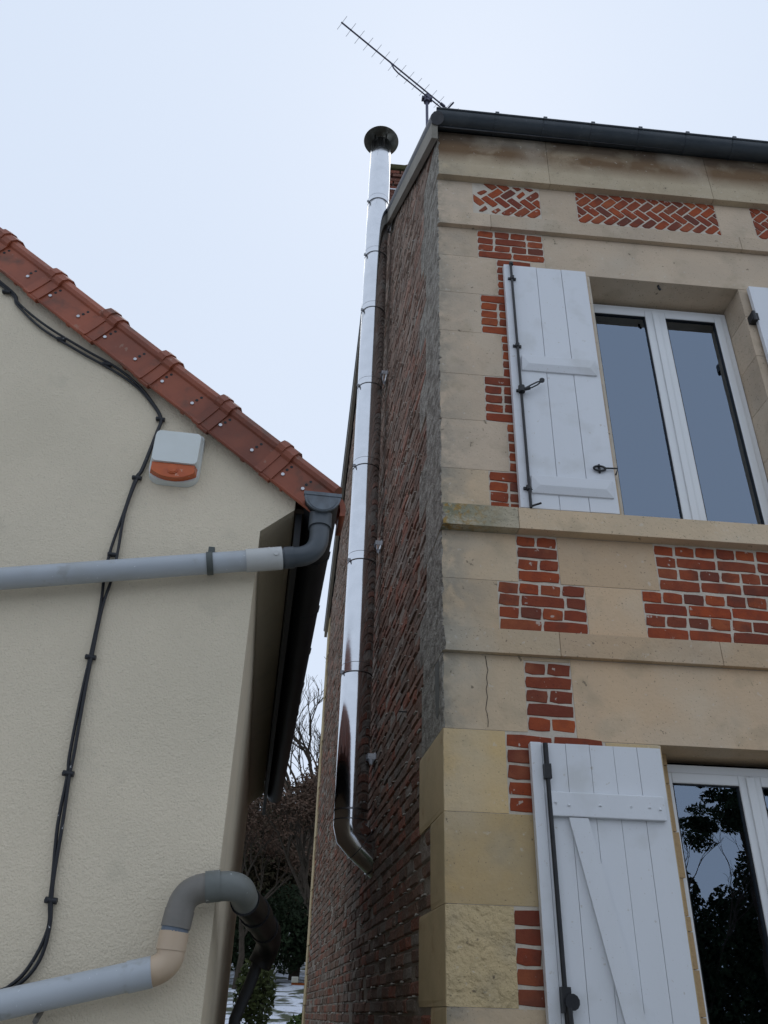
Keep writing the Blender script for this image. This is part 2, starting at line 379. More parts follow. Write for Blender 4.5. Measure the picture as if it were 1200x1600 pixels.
def herring(x0, x1, z0, z1, lost=()):
    Wd, Ln = .0655, .131; q = math.sqrt(.5); ox, oz = x0 + U(0, .05), (z0 + z1) / 2
    def clip(poly, ax, v, keep):
        out = []
        for i in range(len(poly)):
            a, b = poly[i], poly[(i + 1) % len(poly)]
            ia, ib = (a[ax] - v) * keep >= 0, (b[ax] - v) * keep >= 0
            if ia: out.append(a)
            if ia != ib:
                t = (v - a[ax]) / (b[ax] - a[ax]); out.append((a[0] + (b[0] - a[0]) * t, a[1] + (b[1] - a[1]) * t))
        return out
    for j in range(-4, 5):
        for i in range(-22, 32):
            for cells in ((i, i, 2, 1), (i + 2, i - 1, 1, 2)):
                u, v, du, dv = cells; u += 2 * j; v -= 2 * j
                g = .0048
                p = [(u * Wd + g, v * Wd + g), ((u + du) * Wd - g, v * Wd + g), ((u + du) * Wd - g, (v + dv) * Wd - g), (u * Wd + g, (v + dv) * Wd - g)]
                p = [(ox + (a + b) * q, oz + (b - a) * q) for a, b in p]
                for ax, vv, k in ((0, x0, 1), (0, x1, -1), (1, z0, 1), (1, z1, -1)):
                    if p: p = clip(p, ax, vv, k)
                if len(p) < 3: continue
                area = abs(sum(p[k][0] * p[(k + 1) % len(p)][1] - p[(k + 1) % len(p)][0] * p[k][1] for k in range(len(p)))) / 2
                if area < .0006: continue
                mx_, mz_ = sum(a for a, _ in p) / len(p), sum(b for _, b in p) / len(p)
                if any((mx_ - lx) ** 2 / lr ** 2 + (mz_ - lz) ** 2 / (lr * .8) ** 2 < 1 for lx, lz, lr in lost):
                    if random.random() < .6: continue
                    p = [(mx_ + (a - mx_) * U(.45, .8), mz_ + (b - mz_) * U(.45, .8)) for a, b in p]
                # resample the outline a little for chipped edges
                pp = []
                for k in range(len(p)):
                    a, b = p[k], p[(k + 1) % len(p)]
                    pp.append((a[0] + (mx_ - a[0]) * .05, a[1] + (mz_ - a[1]) * .05))
                    pp.append(((a[0] + b[0]) / 2 + U(-.0022, .0022), (a[1] + b[1]) / 2 + U(-.0022, .0022)))
                yy = FY - .002 + U(-.0015, .002)
                b = MB(); n = len(pp)
                fr = [(mx_ + (a - mx_) * .94, yy, mz_ + (c - mz_) * .94) for a, c in pp]; md = [(a, yy + .004, c) for a, c in pp]; bk = [(a, yy + .03, c) for a, c in pp]
                b.add(fr + md + bk, [tuple(range(n - 1, -1, -1))] + [(i2, (i2 + 1) % n, n + (i2 + 1) % n, n + i2) for i2 in range(n)] +
                      [(n + i2, n + (i2 + 1) % n, 2 * n + (i2 + 1) % n, 2 * n + i2) for i2 in range(n)])
                s0 = (mx_, yy, mz_)
                mk("brick", b, M_BRICK, facade, shift=s0, loc=(mx_ - OFF[0], yy - OFF[1], mz_ - OFF[2]))

# --- courses, from the eaves down (CTR mirrors the pattern on the far side of the window)
CTR = 2.125
WIDE, NARR = .857, .979
xq = 3.665
# frieze
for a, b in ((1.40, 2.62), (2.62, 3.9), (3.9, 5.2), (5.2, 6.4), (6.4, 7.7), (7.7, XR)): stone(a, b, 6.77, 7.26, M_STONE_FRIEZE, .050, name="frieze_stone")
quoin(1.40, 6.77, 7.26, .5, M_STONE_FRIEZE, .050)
# herringbone zone
quoin(.838, 6.40, 6.77, .62, M_STONE_UP)
for a, b in ((1.328, 1.592), (2.638, 2.905), (3.395, 5.2), (5.2, 7), (7, XR)): stone(a, b, 6.40, 6.77, M_STONE_UP)
for a, b in ((.838, 1.328), (1.592, 2.638), (2.905, 3.395)):
    stone(a, b, 6.40, 6.437, M_STONE_UP, depth=.1); 
herring(.842, 1.324, 6.444, 6.766, lost=((.90, 6.70, .07), (.885, 6.50, .07), (1.22, 6.74, .09), (.99, 6.46, .04)))
herring(1.596, 2.634, 6.444, 6.766)
herring(2.909, 3.391, 6.444, 6.766)
# band 1
quoin(.95, 6.268, 6.40, .5, M_STONE_UP, .034)
for a, b in ((.95, 2.74), (2.74, 4.4), (4.4, 6.2), (6.2, XR)): stone(a, b, 6.268, 6.40, M_STONE_UP, .034, name="band_stone")
# lintel zone
quoin(WIDE, 5.99, 6.268, .42)
patch(WIDE, 1.315, 5.992, 6.262, ['h', 'hss', 'h', 'ss'])
stone(1.315, 2.935, 5.90, 6.268, M_STONE_UP, depth=.30, name="lintel_stone")
patch(2.935, 3.393, 5.992, 6.262, ['h', 'sh', 'h', 'ss'])
stone(3.393, XR, 5.99, 6.268, M_STONE_UP)
upz = [5.99, 5.643, 5.300, 4.950, 4.600, 4.250, 3.974]
sides = [.66, .42, .64, .40, .64, .42]
for i in range(6):
    z1, z0 = upz[i], upz[i + 1]; wide = i % 2 == 1
    xe = WIDE if wide else NARR
    quoin(xe, z0, z1, sides[i])
    nrow = 4 if i == 5 else 5
    pats = {0: ['s', 's', 'h', 's', 'h'], 1: ['ss', 'hs', 'hs', 'hss', 'ss']}[int(wide)]
    patch(xe, 1.215, z0, z1 - .004, pats[:nrow])
    jt = z1 if i else 5.90
    stone(1.215, 1.60, z0, jt if i else 5.90, depth=.30, name="jamb_stone")
    stone(2.645, 3.03, z0, jt if i else 5.90, depth=.30, name="jamb_stone")
    stone(3.03, 3.27, z0, z1); stone(3.27, 5.2, z0, z1); stone(5.2, XR, z0, z1)
stone(1.215, 1.315, 5.90, 5.99, M_STONE_UP); stone(2.935, 3.03, 5.90, 5.99, M_STONE_UP)
# sill band
quoin(.995, 3.842, 3.974, .5, M_STONE_LICHEN, .068)
for a, b in ((.995, 2.66), (2.66, 4.5), (4.5, 6.6), (6.6, XR)): stone(a, b, 3.842, 3.974, M_STONE_MID, .068, name="sill_stone", depth=.24)
# panels under the sill
quoin(.988, 3.556, 3.842, .40); quoin(.876, 3.272, 3.556, .60)
patch(.988, 1.212, 3.558, 3.838, ['h', 's', 'h', 's'])
patch(.876, 1.337, 3.278, 3.553, ['h', 'hss', 'h', 'ssh'])
stone(1.212, 1.748, 3.556, 3.842, M_STONE_LINTEL); stone(1.337, 1.643, 3.272, 3.556, M_STONE_LINTEL)
patch(1.748, 2.502, 3.558, 3.838, ['h', 'hss', 'h', 'ss'])
patch(1.643, 2.607, 3.278, 3.553, ['h', 'sss', 'h', 'sss'])
stone(2.502, 3.9, 3.556, 3.842); stone(2.607, 3.9, 3.272, 3.556); stone(3.9, 6, 3.272, 3.842); stone(6, XR, 3.272, 3.842)
# band 2
quoin(1.17, 3.142, 3.272, .5, M_STONE_MID, .034)
for a, b in ((1.17, 2.00), (2.00, 3.6), (3.6, 5.4), (5.4, 7.2), (7.2, XR)): stone(a, b, 3.142, 3.272, M_STONE_LINTEL, .034, name="band_stone")
# lintel zone of the ground floor
quoin(.988, 2.765, 3.142, .54, M_STONE_MID)
patch(.988, 1.222, 2.77, 3.118, ['h', 's', 'h', 's', 'h'])
stone(1.222, 3.03, 2.735, 3.142, M_STONE_LINTEL, depth=.30, name="lintel_stone")
stone(.988, 1.222, 3.122, 3.142, M_STONE_MID, depth=.05); stone(3.03, 5, 2.765, 3.142); stone(5, 7, 2.765, 3.142); stone(7, XR, 2.765, 3.142)
lowz = [2.765, 2.390, 2.015, 1.640, 1.265, .89, .515, .14]
for i in range(7):
    z1, z0 = lowz[i], lowz[i + 1]; wide = i % 2 == 0
    xe = .877 if wide else 1.01
    quoin(xe, z0, z1, .60 if wide else .31, M_STONE_ROUGH if i == 2 else (M_STONE_MID if i == 3 else None))
    if i == 0: patch(.877, 1.345, 2.395, 2.757, ['s', 's', 'hs', 's', 's'])
    elif i == 2: patch(.872, 1.10, 1.645, 2.008, ['s', 's', 'h', 's', 's'])
    elif i == 4: patch(.877, 1.12, z0 + .005, z1 - .006, ['s', 'h', 's', 'h', 's'])
    else: patch(xe + .01, 1.22, z0 + .005, z1 - .006, ['s', 'h', 's', 'h', 's'])
    xj = 1.345 if wide and i == 0 else (1.11 if wide else 1.22)
    top = 2.735 if i == 0 else z1
    stone(xj + .01, 1.625, z0, top, depth=.30, name="jamb_stone", m=M_STONE_LOW); stone(2.61, 3.3, z0, top, depth=.30, name="jamb_stone", m=M_STONE_LOW)
    stone(3.3, 5.2, z0, z1); stone(5.2, XR, z0, z1)
stone(CX, XR, 0, .14, M_STONE_LOW, .02, name="plinth_stone")
for k, (a, b) in enumerate(((1.40, 2.735),)): pass
# hairline crack in the cracked corner block, as a thin recessed dark seam
ck = MB(); zz = 3.135; x = .795; pts = []
while zz > 2.77:
    pts.append((x, zz)); zz -= U(.012, .03); x += U(-.008, .0065)
for i in range(len(pts) - 1):
    (xa, za), (xb, zb) = pts[i], pts[i + 1]; w = .0016
    ck.add([(xa - w, FY - .0022, za), (xa + w, FY - .0022, za), (xb + w, FY - .0022, zb), (xb - w, FY - .0022, zb)], [(0, 1, 2, 3)])
mk("crack", ck, mat("crack_dark", (.06, .05, .04), 1), facade, shift=OFF)
# under-sill drip shadow comes from the geometry; ground-floor window ledge
stone(1.56, 2.68, .89, .96, M_STONE_LOW, .05, name="sill_stone", depth=.30)

# --- side wall: mortar backing, weathered bricks
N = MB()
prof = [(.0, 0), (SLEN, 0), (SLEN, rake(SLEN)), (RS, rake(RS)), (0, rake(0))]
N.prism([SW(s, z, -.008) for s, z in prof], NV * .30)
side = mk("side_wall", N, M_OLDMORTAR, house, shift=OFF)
def quoin_len(z):
    for z0, z1, l in QL:
        if z0 <= z < z1: return l
    return .5
QL = [(6.77, 7.3, .5), (6.40, 6.77, .62), (6.268, 6.4, .5), (5.99, 6.268, .42)] + [(upz[i + 1], upz[i], sides[i]) for i in range(6)] + \
     [(3.842, 3.974, .5), (3.556, 3.842, .40), (3.272, 3.556, .60), (3.142, 3.272, .5), (2.765, 3.142, .54)] + \
     [(lowz[i + 1], lowz[i], .60 if i % 2 == 0 else .31) for i in range(7)] + [(0, .14, .3)]
tones = []; bv = MB(); singles = 0
def tone_pick(s, z):
    r_ = random.random()
    hi = min(1, max(0, (z - 3.5) / 4))
    if r_ < .16: c = (.27, .085, .048)
    elif r_ < .62: c = (.19, .100, .068)
    elif r_ < .85: c = (.145, .095, .070)
    else: c = (.24, .21, .18)
    k = U(.75, 1.15); gm = .12 + hi * .5
    gr = (.42, .33, .265)
    return tuple((c[i] * (1 - gm) + gr[i] * gm) * k for i in range(3))
def sbrick(mb, s, z, w, h, o, small=False):
    ch = .008
    jit = lambda a: a + U(-.0028, .0028)
    c = [(s, z), (s + w, z), (s + w, z + h), (s, z + h)]
    tl = U(-.003, .003); tl2 = U(-.003, .003)
    fr = [SW(jit(a) + (ch if k in (0, 3) else -ch), jit(b) + (ch if k < 2 else -ch), o + (tl if k in (0, 3) else -tl) + (tl2 if k < 2 else -tl2)) for k, (a, b) in enumerate(c)]
    md = [SW(jit(a), jit(b), o - .009) for a, b in c]; bk = [SW(a, b, -.03) for a, b in c]
    mb.add(fr + md + bk, [(3, 2, 1, 0), (0, 1, 5, 4), (1, 2, 6, 5), (2, 3, 7, 6), (3, 0, 4, 7), (4, 5, 9, 8), (5, 6, 10, 9), (6, 7, 11, 10), (7, 4, 8, 11)])
def set_tone(me, cols_per_face):
    ca = me.color_attributes.new("tone", 'FLOAT_COLOR', 'CORNER')
    buf = []
    for p, c in zip(me.polygons, cols_per_face): buf += list((*c, 1)) * p.loop_total
    ca.data.foreach_set("color", buf)
r_i = 0; z = .02
while z < 11.2:
    s = quoin_len(z + .03) + .012 if z < EZ else 0.02
    off = 0 if r_i % 2 else .115
    s_start = s
    first = True
    while s < SLEN - .32:
        w = (.222 if (r_i % 2 == 0) else (.222 if random.random() < .5 else .106)) * U(.95, 1.04)
        if first and r_i % 2: w = .106
        first = False
        if rake(s) < z + CH or rake(s + w) < z + CH - .03: s += w + .011; continue
        if s < -1: pass
        o = U(-.003, .006) if random.random() < .93 else U(-.016, -.006)
        near = 1.62 < z < 2.98 and s < 1.0
        c = tone_pick(s, z)
        if near and singles < 62:
            mbb = MB(); sbrick(mbb, s, z, w, CH - .010, o); ctr = SW(s, z, 0)
            ob = mk("brick", mbb, M_OLDBRICK, side, shift=ctr, loc=ctr - Vector(OFF)); set_tone(ob.data, [c] * 9); singles += 1
        else:
            sbrick(bv, s, z, w, CH - .010, o); tones += [c] * 9
        s += w + .011 * U(.7, 1.4)
    z += CH; r_i += 1
ob = mk("brick_courses", bv, M_OLDBRICK, side, shift=OFF); set_tone(ob.data, tones); tag(ob, kind='stuff')
# smeared mortar standing proud of the joints
sm = MB()
for _ in range(1500):
    s, z = U(.45, 7), U(1.4, 9.3)
    if s < quoin_len(z) + .03 and z < EZ or rake(s) < z + .1: continue
    z = .02 + round((z - .02) / CH) * CH - .005
    l = U(.015, .07); h = U(.004, .010)
    a = SW(s, z, .006); b = SW(s + l, z + U(-.004, .004), U(.005, .009)); cc = SW(s + l * U(.8, 1), z + h, .004); d = SW(s, z + h, .003)
    e = [SW(s, z, -.01), SW(s + l, z, -.01), SW(s + l, z + h, -.01), SW(s, z + h, -.01)]
    sm.add([a, b, cc, d] + e, [(3, 2, 1, 0), (0, 1, 5, 4), (1, 2, 6, 5), (2, 3, 7, 6), (3, 0, 4, 7)])
tag(mk("mortar_smears", sm, mat("pale_mortar", (.46, .43, .38), .95), side, shift=OFF), kind='stuff')
ds = MB(); pl = []
for k in range(9):
    t = k / 8; pl.append((.12 - .045 * math.cos(math.pi * (.5 + t)) ** 1 - .0, 2.86 - .05 * math.sin(math.pi * t)))
pl = [(.075, 3.135), (.078, 2.92), (.095, 2.86), (.12, 2.84), (.145, 2.86), (.165, 2.93), (.175, 3.135)]
ds.prism([SW(s, z, .0035) for s, z in pl], -NV * .0022)
mk("drip_stain", ds, mat("drip_stain", (.10, .10, .085), .9, (.14, .135, .115), 12, .8), side, shift=OFF)
mk("nail", MB().tube([SW(1.05, 3.17, -.01), SW(1.05, 3.17, .05)], .004, 6), M_IRON, side, shift=OFF)
# rear corner: pale stone edging seen at the far end of the passage
e = MB(); z = 0.0; k = 0
while z < rake(SLEN) - .1:
    h = .34
    mk("quoin_stone", MB().prism([SW(SLEN - (.30 if k % 2 else .2), z + .004, -.05), SW(SLEN + .03, z + .004, -.05), SW(SLEN + .03, z + .004, .018), SW(SLEN - (.30 if k % 2 else .2), z + .004, .012)], (0, 0, h - .008)), M_SIDE_LOW, side, shift=OFF)
    z += h; k += 1
# back and far walls close the volume
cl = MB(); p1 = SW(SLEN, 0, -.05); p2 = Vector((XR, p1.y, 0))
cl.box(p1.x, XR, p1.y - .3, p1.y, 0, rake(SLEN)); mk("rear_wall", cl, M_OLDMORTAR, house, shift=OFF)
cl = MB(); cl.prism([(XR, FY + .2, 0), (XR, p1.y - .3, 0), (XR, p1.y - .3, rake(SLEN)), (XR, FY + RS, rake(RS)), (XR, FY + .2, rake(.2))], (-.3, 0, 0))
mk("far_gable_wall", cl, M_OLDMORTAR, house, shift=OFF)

# --- roof
rf = MB(); T = .10
def roofpt(s, x, dz=0): 
    p = SW(s, rake(s) + dz, .055); return Vector((p.x if x is None else x, p.y, p.z))
sl = -.10
for a, b in ((sl, RS), (RS, SLEN + .15)):
    q = [roofpt(a, None, .02), roofpt(a, XR + .1, .02), roofpt(b, XR + .1, .02), roofpt(b, None, .02)]
    rf.prism(q, (0, 0, .09))
roof = mk("roof", rf, M_SLATE, house, shift=OFF)
# slates near the visible eave
sh = SLOPE / math.hypot(1, SLOPE); ch_ = 1 / math.hypot(1, SLOPE)
vb = MB()
for a, b in ((-.12, RS), (RS, SLEN + .12)):
    A0, B0 = SW(a, rake(a) + .07, .02), SW(b, rake(b) + .07, .02); 
    A1, B1 = SW(a, rake(a) - .13, .02), SW(b, rake(b) - .13, .02)
    vb.prism([A0, B0, B1, A1], -NV * .045)
mk("verge_board", vb, M_VERGE, roof, shift=OFF)
vt = MB()
for a, b in ((-.16, RS), (RS, SLEN + .2)):
    vt.tube([SW(a, rake(a) + .09, .03), SW(b, rake(b) + .09, .03)], .05, 10)
mk("verge_capping", vt, M_SLATE, roof, shift=OFF)
mk("eave_tile_end", MB().tube([SW(-.13, rake(-.13) + .12, -.06), SW(.1, rake(.1) + .14, -.06)], .038, 10), M_MOSS, roof, shift=OFF)
for a0 in range(6):   # ridge tiles
    x0 = .45 + a0 * .42
    p = SW(RS, rake(RS) + .1, .0)
    mk("ridge_tile", MB().tube([(x0, p.y, p.z), (x0 + .41, p.y, p.z + .012)], .10, 12), M_TERRA_ROOF, roof, shift=OFF)
# chimney stack
st = MB(); ps = SW(RS, 0, 0); sx0, sx1, sy0, sy1 = .36, .98, 7.85, 8.45
stk = mk("chimney_stack", MB().box(sx0, sx1, sy0, sy1, 10.4, 12.22), M_OLDMORTAR, roof, shift=OFF)
tb = MB(); cols = []
z = 10.45; k = 0
while z < 12.3:
    o = .0 if z < 12.0 else (.03 if z < 12.14 else .055)
    for (a0, a1, fixed, ax) in ((sx0 - o, sx1 + o, sy0 - o, 0), (sy0 - o, sy1 + o, sx0 - o, 1), (sy0 - o, sy1 + o, sx1 + o, 2)):
        x = a0 - (.1 if k % 2 else 0)
        while x < a1:
            b0, b1 = max(x, a0) + .005, min(x + .21, a1) - .005
            if b1 - b0 > .03:
                if ax == 0: tb.box(b0, b1, fixed - .008, fixed + .1, z, z + .06)
                elif ax == 1: tb.box(fixed - .008, fixed + .1, b0, b1, z, z + .06)
                else: tb.box(fixed - .1, fixed + .008, b0, b1, z, z + .06)
                cols += [random.choice(((.22, .07, .045), (.16, .07, .05), (.2, .1, .075)))] * 6
            x += .222
    z += .072; k += 1
ob = mk("stack_bricks", tb, M_OLDBRICK, stk, shift=OFF); set_tone(ob.data, cols); tag(ob, kind='stuff')
mk("metal_strap", MB().box(sx0 - .02, sx1 + .02, sy0 - .02, sy1 + .02, 11.93, 11.955), M_ZINC, stk, shift=OFF)
mk("mossy_cap", MB().box(sx0 - .09, sx1 + .09, sy0 - .09, sy1 + .09, 12.32, 12.44), M_MOSS, stk, bevel=.03, shift=OFF)
mk("chimney_pot", MB().lathe([(.11, 12.44), (.10, 12.75), (.12, 12.78), (.12, 12.82), (.08, 12.82), (.08, 12.45)], (.80, 8.15)), M_TERRA_ROOF, stk, shift=OFF)

# --- front gutter (dark half round) with brackets
GR = .082; GY = FY - .105
def gutter(mb, p0, p1, r, t=.006, n=14, xdir=Vector((0, 1, 0))):
    p0, p1 = Vector(p0), Vector(p1)
    prof = [(math.cos(math.pi * k / n) * r, -math.sin(math.pi * k / n) * r) for k in range(n + 1)]
    prof += [(math.cos(math.pi * k / n) * (r - t), -math.sin(math.pi * k / n) * (r - t)) for k in range(n, -1, -1)]
    vs = [p0 + xdir * a + Vector((0, 0, b)) for a, b in prof] + [p1 + xdir * a + Vector((0, 0, b)) for a, b in prof]
    n2 = len(prof)
    mb.add(vs, [(i, (i + 1) % n2, n2 + (i + 1) % n2, n2 + i) for i in range(n2)], 0, True)
    mb.add(vs[:n + 1], [tuple(range(n + 1))], 0)
gm = MB(); gutter(gm, (CX - .03, GY, 7.335), (XR, GY, 7.335 - .008 * 8), GR)
gm.tube([(CX - .03, GY - GR, 7.335), (XR, GY - GR, 7.335 - .008 * 8)], .009, 8)
gut = mk("gutter", gm, M_GUTTER, house, shift=OFF)
for k in range(14):
    x = .995 + k * .362; zc = 7.335 - .008 * (x - CX)
    b = MB(); pr = [(GY + math.cos(a) * (GR + .004), zc - math.sin(a) * (GR + .004)) for a in [math.pi * i / 12 for i in range(13)]]
    pi_ = [(GY + math.cos(a) * (GR - .001), zc - math.sin(a) * (GR - .001)) for a in [math.pi * i / 12 for i in range(12, -1, -1)]]
    b.prism([(x, y, z) for y, z in pr + pi_], (.028, 0, 0)); b.box(x, x + .028, GY - GR - .012, GY - GR + .012, zc - .012, zc + .016)
    mk("gutter_bracket", b, M_GUTTER, gut, shift=OFF)
mk("eave_board", MB().box(CX + .02, XR, FY - .02, FY + .3, 7.262, 7.40), M_WOODFRAME, roof, shift=OFF)

# --- windows
def window(x0, x1, z0, z1, yf, mid=(2.06, 2.20)):
    w = mk("window", MB(), M_PVC, house, shift=OFF) if False else None
    f = MB(); fwid = .052; y1 = yf + .06
    f.box(x0, x0 + fwid, yf, y1, z0, z1); f.box(x1 - fwid, x1, yf, y1, z0, z1)
    f.box(x0 + fwid, x1 - fwid, yf, y1, z1 - fwid, z1); f.box(x0 + fwid, x1 - fwid, yf, y1, z0, z0 + fwid)
    win = mk("window", f, M_PVC, house, bevel=.004, shift=OFF)
    c = (mid[0] + mid[1]) / 2
    for (a, b) in ((x0 + fwid - .012, c - .002), (c + .002, x1 - fwid + .012)):
        s = MB(); sw = .052; ys = yf - .012
        sw_in = abs((mid[1] - mid[0]) / 2)
        la = sw if a < c - .1 and b < c else sw_in; lb = sw_in if b < c else sw
        if a > c: la, lb = sw_in, sw
        zb, zt = z0 + fwid - .012, z1 - fwid + .012
        s.box(a, a + la, ys, ys + .05, zb, zt); s.box(b - lb, b, ys, ys + .05, zb, zt)
        s.box(a + la, b - lb, ys, ys + .05, zt - sw, zt); s.box(a + la, b - lb, ys, ys + .05, zb, zb + sw)
        # black glazing gasket
        gk = MB(); g0, g1, h0, h1 = a + la, b - lb, zb + sw, zt - sw
        for q in ((g0, g0 + .005, h0, h1), (g1 - .005, g1, h0, h1), (g0, g1, h0, h0 + .005), (g0, g1, h1 - .005, h1)):
            gk.box(q[0], q[1], ys + .006, ys + .03, q[2], q[3])
        so_ = mk("sash", s, M_PVC, win, bevel=.006, shift=OFF)
        mk("gasket", gk, M_GUTTER2, win, shift=OFF)
        mk("pane", MB().box(g0 + .001, g1 - .001, ys + .018, ys + .022, h0 + .001, h1 - .001), M_GLASS, win, shift=OFF)
    # cover strip where the sashes meet
    mk("cover_strip", MB().box(c - .022, c + .022, yf - .024, yf - .011, z0 + .05, z1 - .05), M_PVC, win, bevel=.005, shift=OFF)
    return win
w1 = window(1.603, 2.642, 3.976, 5.868, FY + .21, (2.055, 2.195))
w2 = window(1.642, 2.592, .962, 2.700, FY + .19, (2.071, 2.181))
# a dark room behind each window; a pale blind box and curtain edge inside upstairs
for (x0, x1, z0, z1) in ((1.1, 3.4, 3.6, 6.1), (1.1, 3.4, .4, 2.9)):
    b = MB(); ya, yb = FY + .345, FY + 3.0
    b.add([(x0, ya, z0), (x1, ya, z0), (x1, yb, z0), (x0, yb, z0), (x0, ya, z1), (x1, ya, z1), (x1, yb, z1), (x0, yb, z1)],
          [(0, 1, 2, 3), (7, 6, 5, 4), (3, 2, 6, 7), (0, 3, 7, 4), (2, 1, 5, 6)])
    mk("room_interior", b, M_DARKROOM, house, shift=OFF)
# little black hook under the upper lintel
mk("lintel_hook", MB().tube([(2.10, FY + .03, 5.90), (2.10, FY + .03, 5.875), (2.112, FY + .03, 5.862)], .008, 8), M_IRON, house, shift=OFF)
# ragged buff mortar round the ground-floor frame
mb = MB(); z = 1.0
while z < 2.70:
    h = U(.05, .22); mb.box(1.626, 1.706 + U(-.006, .009), FY + .150, FY + .1885, z, z + h); z += h + .004
mk("frame_mortar", mb, mat("ochre_mortar", (.50, .35, .19), .95, (.42, .29, .16), 20, .6, ((60, .8, .006),)), house, shift=OFF)

# --- shutters
YS = FY - .05     # front face
def shutter(x0, x1, z0, z1, lab, battens, nplank, mir=False, kind='upper'):
    """open leaf folded back against the wall. mir: closing edge on the right instead of the left"""
    par = mk("shutter", MB().box(x0 + .01, x1 - .01, YS + .012, YS + .034, z0 + .006, z1 - .006), M_WHITE, house, shift=OFF)
    if lab: par["label"] = lab
    X = (lambda v: x0 + x1 - v) if mir else (lambda v: v)
    def bx(mb, a, b, *r): a, b = sorted((X(a), X(b))); return mb.box(a, b, *r)
    st = .052
    mk("shutter_stile", bx(MB(), x0, x0 + st, YS - .004, YS + .036, z0, z1), M_WHITE, par, bevel=.003, shift=OFF)
    pw = (x1 - x0 - st - .003) / nplank
    gap = .0028 if kind == 'upper' else .0016
    for k in range(nplank):
        a = x0 + st + .002 + k * pw
        zt = z1 - U(0, .002)
        mk("plank", bx(MB(), a, a + pw - gap, YS + U(-.0006, .0006), YS + .03, z0 + U(0, .003), zt), M_WHITE, par, bevel=.0022 if kind == 'upper' else .0012, shift=OFF)
    for (bz0, bz1) in battens:
        b = MB(); a0, a1 = x0 + .066, x1 - .028; pr = .026
        tp = .045 if kind == 'upper' else .010
        A, B = sorted((X(a0), X(a1)))
        # wedge-ended batten: back outline, front outline shorter, chamfered lower edge
        bk = [(A, YS, bz0), (B, YS, bz0), (B, YS, bz1), (A, YS, bz1)]
        mdv = [(A + .004, YS - pr * .75, bz0 + .004), (B - .004, YS - pr * .75, bz0 + .004), (B, YS - pr, bz1 - .004), (A, YS - pr, bz1 - .004)]
        fr = [(A + tp, YS - pr, bz0 + (.048 if kind == 'upper' else .012)), (B - tp, YS - pr, bz0 + (.048 if kind == 'upper' else .012))]
        if kind == 'upper':
            vs = [(A, YS, bz0), (B, YS, bz0), (B, YS, bz1), (A, YS, bz1),
                  (A + tp, YS - pr, bz0 + .046), (B - tp, YS - pr, bz0 + .046), (B, YS - pr, bz1), (A, YS - pr, bz1), (B, YS - pr * .4, bz0 + .002), (A, YS - pr * .4, bz0 + .002)]
            b.add(vs, [(4, 5, 6, 7), (7, 6, 2, 3), (4, 9, 8, 5), (9, 0, 1, 8), (5, 8, 6), (9, 4, 7), (8, 1, 2, 6), (0, 9, 7, 3)])
        else: b.box(A, B, YS - pr, YS, bz0, bz1)
        bo = mk("batten", b, M_WHITE, par, bevel=.004 if kind != 'upper' else .0015, shift=OFF)
        if kind != 'upper':
            for t in (.05, .16, .43, .70, .86, .95):
                xx = A + (B - A) * t
                mk("nail_head", MB().tube([(xx, YS - pr - .002, (bz0 + bz1) / 2 + U(-.012, .012)), (xx, YS - pr + .002, (bz0 + bz1) / 2)], .0065, 8), M_WHITE, par, shift=OFF)
    return par, X
sA, XA = shutter(1.014, 1.572, 3.985, 5.885, "upper floor shutter left of the window", ((4.965, 5.075), (4.080, 4.190)), 3)
sB, XB = shutter(2.690, 3.248, 3.985, 5.885, None, ((4.965, 5.075), (4.080, 4.190)), 3, True)
sC, XC_ = shutter(.980, 1.600, .99, 2.705, "ground floor shutter with diagonal brace", ((2.375, 2.480), (1.12, 1.225)), 5, False, 'lower')
sD, XD = shutter(2.66, 3.28, .99, 2.705, None, ((2.375, 2.480), (1.12, 1.225)), 5, True, 'lower')
def brace(par, X):
    b = MB(); y_ = YS - .022
    p = [(1.128, 2.372), (1.215, 2.372), (1.447, 1.228), (1.36, 1.228)]
    p = [(X(a), z) for a, z in p]
    if X(0) != 0: p.reverse()
    b.prism([(a, y_, z) for a, z in p], (0, .022, 0)); mk("brace", b, M_WHITE, par, bevel=.004, shift=OFF)
brace(sC, XC_)
brace(sD, lambda v: 2.66 + 1.60 - (v - .98) - .0 if False else (.98 + 3.28 - v))
